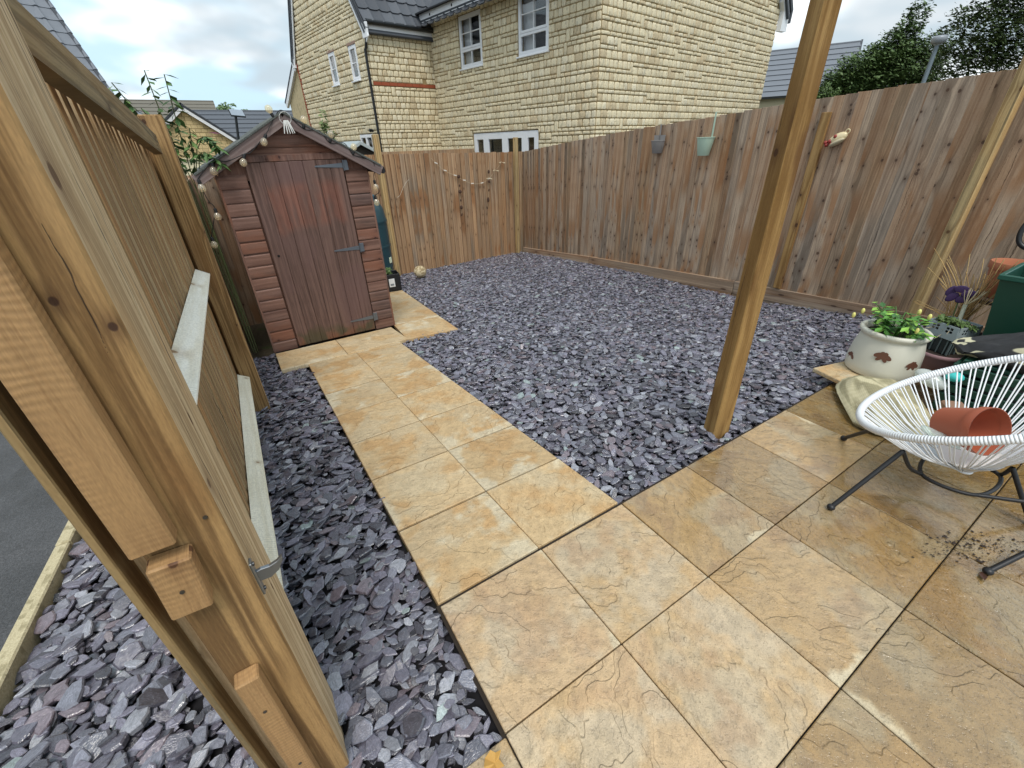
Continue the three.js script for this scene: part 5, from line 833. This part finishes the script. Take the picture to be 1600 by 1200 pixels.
{ // grey lantern planter on a pink pot
  const pk = thing('plant_pot', 'dusty pink pot under the grey lantern', 'pot', [3.50, 0.001, 0.30]); part('pot', lathe([[0, 0], [0.1, 0], [0.125, 0.14], [0.135, 0.142], [0.135, 0.165], [0.12, 0.165], [0.1, 0.02]], 32), plain(0x9c7c80, 0.55, { side: THREE.DoubleSide }), pk);
  part('compost', new THREE.CylinderGeometry(0.122, 0.118, 0.02, 24), plain(0x2a2018, 0.95), pk, [0, 0.153, 0]);
  const l = thing('lantern', 'grey house shaped metal lantern planted with greenery', 'lantern', [3.52, 0.167, 0.30], -0.35), m = plain(0x9aa6a8, 0.45), dk = plain(0x2c3434, 0.25), w = 0.185, h = 0.1;
  part('glass_body', cbox(w - 0.02, h, w - 0.03, 0.003), dk, l, [0, h / 2, 0]);
  for (const x of [-1, 1]) for (const z of [-1, 1]) part('corner_bar', cbox(0.01, h, 0.01, 0.002), plain(0x5f6c6d, 0.45), l, [x * (w / 2 - 0.008), h / 2, z * (w / 2 - 0.012)]);
  for (let i = 0; i < 4; i++) { part('bar', cbox(0.007, h, 0.006, 0.001), plain(0x5f6c6d, 0.45), l, [-w / 2 + 0.006, h / 2, -0.06 + i * 0.04]); part('bar', cbox(0.007, h, 0.006, 0.001), plain(0x5f6c6d, 0.45), l, [-0.06 + i * 0.04, h / 2, w / 2 - 0.012]); }
  const up = 0.09, sh = shapeOf([[-w / 2, 0], [w / 2, 0], [w / 2 - 0.006, up], [-w / 2 + 0.006, up]]); for (const [x, y] of [[0.02, 0.04], [0.042, 0.04], [0.02, 0.06], [0.042, 0.06], [-0.06, 0.04], [-0.038, 0.04], [-0.06, 0.06], [-0.038, 0.06]]) sh.holes.push(new THREE.Path([[x, y], [x + 0.017, y], [x + 0.017, y + 0.016], [x, y + 0.016]].map(q => new THREE.Vector2(...q))));
  const panel = new THREE.ExtrudeGeometry(sh, { depth: 0.004, bevelEnabled: false }); for (let k = 0; k < 4; k++) part('panel', panel, m, l, [Math.sin(k * PI / 2) * (w / 2 - 0.004), h, Math.cos(k * PI / 2) * (w / 2 - 0.004)], [0, k * PI / 2, 0]);
  part('liner', new THREE.CylinderGeometry(0.074, 0.07, 0.085, 20), dk, l, [0, h + 0.043, 0]); part('greenery', foliage([[0, 0.2, 0, 0.09, 0.035, 0.09]], 200, 0.035, 0.02, 511, gMid), mLeaf, l);
  part('stub', tube([[0.0, 0.19, 0.01], [0.005, 0.27, 0.0], [0, 0.31, 0]], 0.011, 8, 7), plain(0xb9b9a6, 0.8), l);
  const tw = []; const r = rng(512); for (let i = 0; i < 9; i++) { const a = r() * 6.28, q = 0.03 + r() * 0.05; tw.push(tube([[0, 0.30, 0], [Math.cos(a) * q * 0.6, 0.35, Math.sin(a) * q * 0.6], [Math.cos(a) * q, 0.38 + r() * 0.04, Math.sin(a) * q]], 0.0022, 6, 4)); } for (let i = 0; i < 9; i++) { const a = 2.6 + r() * 1.8, q = 0.08 + r() * 0.12; tw.push(tube([[0.02, 0.2, -0.02], [Math.sin(a) * -q * 0.6, 0.17, Math.cos(a) * q * 0.6 + 0.05], [-q, 0.1 + r() * 0.08, (r() - 0.6) * 0.2]], 0.0018, 6, 4)); } part('dry_twigs', joined(tw), plain(0xb3a588, 0.9), l);
  const f = thing('pansy', 'dark purple pansy flower standing behind the lantern', 'flower', [3.62, 0.34, 0.235]), mp = plain(0x3a2450, 0.6, { side: THREE.DoubleSide }); for (let i = 0; i < 5; i++) { const g = new THREE.SphereGeometry(0.034, 12, 8); g.scale(1.1, 0.7, 0.1); part('petal', g, mp, f, [-0.02, 0.17 + Math.cos(i * 1.257) * 0.032, Math.sin(i * 1.257) * 0.045], [0, -PI / 2 + 0.3, i * 0.3]); } part('stem', tube([[0, 0, 0.02], [0.0, 0.1, 0.01], [0, 0.16, 0]], 0.004, 6, 5), plain(0x52683a, 0.7), f);
  solo('metal_jar', joined([lathe([[0, 0], [0.045, 0], [0.048, 0.02], [0.048, 0.16], [0.044, 0.17]], 24), placed(lathe([[0.049, 0], [0.05, 0.03], [0.046, 0.038], [0, 0.038]], 24), 0, 0.17, 0)]), plain(0xb98670, 0.25, { metalness: 0.85 }), 'small copper topped jar behind the cream planter', 'jar', [3.52, 0.001, -0.03]);
}
{ // dark green crate, black bag on it, green box above
  const mG = plain(0x0d3b2e, 0.45), mG2 = plain(0x12493c, 0.45), c = thing('mesh_crate', 'dark green slatted plastic crate behind the chair', 'crate', [3.38, 0.001, 0.80]);
  const W = 0.84, D = 0.66, H = 0.30; for (let k = 0; k < 5; k++) { const y = 0.03 + k * 0.062; for (const [w, d, x, z] of [[0.016, D, -W / 2, 0], [0.016, D, W / 2, 0], [W - 0.04, 0.016, 0, -D / 2 + 0.009], [W - 0.04, 0.016, 0, D / 2 - 0.009]]) part('slat', cbox(w, 0.045, d, 0.003), mG, c, [x, y, z]); }
  for (const x of [-1, 1]) for (const z of [-1, 1]) part('corner_post', cbox(0.03, H, 0.03, 0.004), mG, c, [x * (W / 2 - 0.024), H / 2, z * (D / 2 - 0.034)]); part('base', cbox(W - 0.05, 0.012, D - 0.05, 0.003), mG, c, [0, 0.008, 0]); part('top', cbox(W - 0.05, 0.02, D - 0.05, 0.003), mG, c, [0, H + 0.011, 0]);
  const b = thing('storage_box', 'deep green plastic box at the right edge of the picture', 'box', [3.66, 0.324, 0.78]), w0 = 0.18, w1 = 0.215, d0 = 0.335, d1 = 0.385, h = 0.36, t = 0.008;
  const side = (x0, z0, x1, z1) => { const o = [], A = [x0 * w0, 0, z0 * d0], B = [x1 * w0, 0, z1 * d0], C = [x1 * w1, h, z1 * d1], E = [x0 * w1, h, z0 * d1], k = (p) => [p[0] * 0.96, p[1], p[2] * 0.97], f = (a, q, e, g) => o.push(...a, ...q, ...e, ...a, ...e, ...g); f(A, E, C, B); f(k(A), k(B), k(C), k(E)); f(E, k(E), k(C), C); return fromTris(o); };
  const wall = [[-1, -1, 1, -1], [1, -1, 1, 1], [1, 1, -1, 1], [-1, 1, -1, -1]]; wall.forEach(q => part('side', side(...q), plain(0x0d3b2e, 0.45, { side: THREE.DoubleSide }), b)); part('base', cbox(2 * w0 - 0.02, t, 2 * d0 - 0.02, 0.002), mG, b, [0, t / 2 + 0.001, 0]);
  part('rim', joined([placed(cbox(0.024, 0.03, 2 * d1 + 0.02, 0.004), -w1, h, 0), placed(cbox(0.024, 0.03, 2 * d1 + 0.02, 0.004), w1, h, 0), placed(cbox(2 * w1 - 0.026, 0.03, 0.024, 0.004), 0, h, -d1), placed(cbox(2 * w1 - 0.026, 0.03, 0.024, 0.004), 0, h, d1)]), mG2, b);
  const bl = new THREE.SphereGeometry(0.15, 20, 12); { const a = bl.attributes.position; for (let i = 0; i < a.count; i++) { const n = 0.8 + 0.4 * fbm(a.getX(i) * 14 + 2, a.getZ(i) * 14 + a.getY(i) * 11, 3); a.setXYZ(i, a.getX(i) * n, a.getY(i) * n * 0.75, a.getZ(i) * n * 1.6); } bl.computeVertexNormals(); } solo('blue_bag', bl, plain(0x1f8fb8, 0.4), 'bright blue plastic bag inside the green box', 'bag', [3.66, 0.60, 0.82]);
  // bag
  const g = new THREE.SphereGeometry(1, 48, 30), a = g.attributes.position; for (let i = 0; i < a.count; i++) { const x = a.getX(i), y = a.getY(i), z = a.getZ(i), n = fbm(z * 3 + 5, x * 3 + y * 2, 4) - 0.5; a.setXYZ(i, x * 0.17 + n * 0.05, Math.max(-0.075 + n * 0.01, y * 0.15 * (1 + z * 0.7) + n * 0.10 + z * 0.06), z * 0.37); } g.computeVertexNormals();
  const tx = bake(512, 256, (x, y, o) => { const n = fbm(x / 26 + 8, y / 26, 3), blob = sstep(0.62, 0.64, fbm(x / 42 + 3, y / 34 + 9, 2)), f = vn(x / 2, y / 2); let k = 26 + n * 26 + f * 8; let c = [k, k, k * 1.05]; c = mix3(c, [196, 190, 160], blob); o[0] = c[0]; o[1] = c[1]; o[2] = c[2]; o[3] = n * 255; o[4] = 150; });
  solo('fabric_bag', g, new THREE.MeshStandardMaterial({ map: tx.c, bumpMap: tx.b, bumpScale: 0.006, roughness: 0.75 }), 'black fabric bag with beige blotches draped on the crate', 'bag', [3.14, 0.40, 0.76], [0, 0.05, 0]);
  const cl = new THREE.SphereGeometry(0.06, 16, 10); cl.scale(0.8, 0.7, 1.4); solo('clear_bottle', cl, new THREE.MeshPhysicalMaterial({ color: 0xe9efec, roughness: 0.2, transmission: 0.5, thickness: 0 }), 'milky clear plastic bag end beside the black bag', 'plastic bag', [2.92, 0.185, 0.42], [0.3, 0, 0]);
  const tq = new THREE.SphereGeometry(0.035, 12, 8); tq.scale(1, 0.8, 1.3); solo('turquoise_cloth', tq, plain(0x38b7b4, 0.6), 'scrap of turquoise cloth under the black bag', 'cloth', [2.93, 0.235, 0.50]);
  const bg = [cbox(0.215, 0.065, 0.10, 0.006), cbox(0.215, 0.065, 0.10, 0.01)], bm = [plain(0x7a5a48, 0.9), plain(0x8a6a56, 0.9)]; [[2.72, 0.034, 0.60, 0.3, 'lowest brown brick behind the chair nearest the cushion'], [2.77, 0.101, 0.62, 0.7, 'brown brick lying on top of another behind the chair'], [2.80, 0.034, 0.80, 0.1, 'brown brick on the slabs under the black bag']].forEach(([x, y, z, a, lab], i) => solo('brick', bg[i % 2], bm[i % 2], lab, 'brick', [x, y, z], [0, a, 0], 'bricks behind the chair'));
  const tp = solo('terracotta_pot', lathe([[0, 0], [0.085, 0], [0.115, 0.19], [0.125, 0.19], [0.128, 0.235], [0.115, 0.235], [0.1, 0.16]], 28), plain(0xa9694a, 0.8, { side: THREE.DoubleSide }), 'terracotta pot half hidden left of the green box', 'pot', [4.10, 0.42, 0.335]);
  const st = thing('pot_stand', 'dark stand carrying the terracotta pot by the fence', 'stand', [4.10, 0, 0.335]); part('top', cbox(0.3, 0.03, 0.3, 0.004), plain(0x3b2b22, 0.85), st, [0, 0.403, 0]); for (const x of [-1, 1]) for (const z of [-1, 1]) part('leg', cbox(0.035, 0.388, 0.035, 0.003), plain(0x3b2b22, 0.85), st, [x * 0.12, 0.194, z * 0.12]);
  const dg = thing('dry_grass', 'clump of straw coloured dead stems against the right fence', 'dry plant', [3.82, 0.001, 0.22]), r = rng(521), ms = [plain(0xb79a68, 0.9), plain(0x9a7c4e, 0.9)];
  part('pot', lathe([[0, 0], [0.1, 0], [0.13, 0.24], [0.12, 0.24], [0.1, 0.2], [0, 0.2]], 24), plain(0x4a3a34, 0.7), dg);
  for (let i = 0; i < 60; i++) { const a = r() * 6.28, q = 0.05 + r() * 0.2, h = 0.38 + r() * 0.34; part('stalk', tube([[Math.cos(a) * 0.03, 0.2, Math.sin(a) * 0.03], [Math.cos(a) * q * 0.4 - 0.0, 0.2 + (h - 0.2) * 0.6, Math.sin(a) * q * 0.5 + 0.02], [Math.cos(a) * q - 0.02, h, Math.sin(a) * q + (r() - 0.7) * 0.08]], 0.0022, 5, 4), ms[i % 2], dg); }
  const lf = thing('leaf_litter', 'heap of brown and grey dead leaves between lantern and green box', 'dead leaves', [3.75, 0, 0.45]); const fm = [plain(0x4a3a32, 0.9, { side: THREE.DoubleSide }), plain(0x7d7672, 0.8, { side: THREE.DoubleSide }), plain(0x8a5f63, 0.8, { side: THREE.DoubleSide })]; const big = leafGeo(0.16, 0.1);
  part('heap', (() => { const g = new THREE.SphereGeometry(0.2, 18, 10, 0, 2 * PI, 0, PI / 2), a = g.attributes.position; for (let i = 0; i < a.count; i++) { const n = 0.8 + fbm(a.getX(i) * 12, a.getZ(i) * 12, 3) * 0.4; a.setXYZ(i, a.getX(i) * n * 0.8, a.getY(i) * 1.3 * n, a.getZ(i) * n * 0.7); } g.computeVertexNormals(); return g; })(), plain(0x3a2e28, 0.95), lf);
  for (let i = 0; i < 34; i++) { const a = r() * 6.28, q = Math.sqrt(r()) * 0.17; part('leaf', big, fm[i % 3], lf, [Math.cos(a) * q * 0.8, 0.1 + (0.2 - q) * 0.95 + r() * 0.02, Math.sin(a) * q * 0.7], [(r() - 0.5) * 1.2, r() * 6.28, (r() - 0.5) * 1.2]); }
  solo('hose_loop', tube([[4.66, 0.95, 0.26], [4.62, 0.82, 0.2], [4.6, 0.70, 0.22], [4.6, 0.66, 0.32], [4.62, 0.72, 0.46], [4.64, 0.88, 0.5], [4.66, 0.98, 0.42], [4.67, 1.0, 0.33]], 0.016, 60, 9, true), plain(0x121315, 0.35), 'black loop of hose hanging on the fence at the right edge', 'hose');
}
{ // soil and leaf scraps trodden by the chair foot
  const r = rng(531), g = []; for (let i = 0; i < 420; i++) { const t = r(), x = lerp(1.70, 2.02, t) + (r() + r() - 1) * 0.12, z = lerp(0.86, 1.02, t) + (r() + r() - 1) * 0.08, s = 0.001 + r() * r() * r() * 0.0065; const k = new THREE.IcosahedronGeometry(s, 0); k.scale(1.5, 0.45, 1); k.rotateY(r() * 6); k.translate(x, 0.003 + s * 0.2, z); g.push(k); }
  const d = solo('soil_scraps', joined(g), plain(0x2e2118, 0.8), 'crumbs of dark soil scattered on the slabs by the chair foot', 'soil'); d.userData.kind = 'stuff';
  solo('dead_leaf', (() => { const k = leafGeo(0.05, 0.024); k.rotateX(-0.12); return k; })(), plain(0x40261a, 0.5, { side: THREE.DoubleSide }), 'wet brown leaf under the right chair foot', 'leaf', [1.745, 0.008, 1.0], [0, -1.2, 0.1]);
  solo('dead_leaf', (() => { const o = []; const pts = [[0, 0], [0.018, 0.009], [0.02, 0.022], [0.029, 0.036], [0.012, 0.036], [0.003, 0.058], [-0.009, 0.04], [-0.024, 0.042], [-0.018, 0.022], [-0.022, 0.009]], y = (p, i) => 0.004 + (i % 2) * 0.008 + Math.abs(p[0]) * 0.3; pts.forEach((p, i) => { const n = (i + 1) % pts.length, q = pts[n]; o.push(0, 0.006, 0.03, q[0], y(q, n), q[1], p[0], y(p, i), p[1]); }); return fromTris(o); })(), plain(0xb98f4a, 0.7, { side: THREE.DoubleSide }), 'curled yellow leaf at the bottom end of the slate strip', 'leaf', [-0.075, 0.004, 0.475], [0, 0.6, 0]);
}
{ // street lamp beyond the fence
  const l = thing('street_lamp', 'slim grey street lamp in front of the trees', 'street lamp', [12.05, GY, -3.29]); part('column', new THREE.CylinderGeometry(0.035, 0.05, 3.75, 12), plain(0x6d7a84, 0.5), l, [0, 1.875, 0]); part('lamp_head', lathe([[0, 0], [0.06, 0], [0.115, 0.03], [0.12, 0.09], [0.1, 0.13], [0, 0.14]], 20), plain(0x8b9199, 0.4), l, [0, 3.68, 0]); part('bowl', lathe([[0.0, -0.01], [0.05, -0.008], [0.06, 0.0], [0, 0.0]], 16), plain(0xc8cdd0, 0.3), l, [0, 3.678, 0]);
}
scene.traverse(o => { if (o.isMesh) { o.castShadow = true; o.receiveShadow = true; } });
renderer.render(scene, camera);
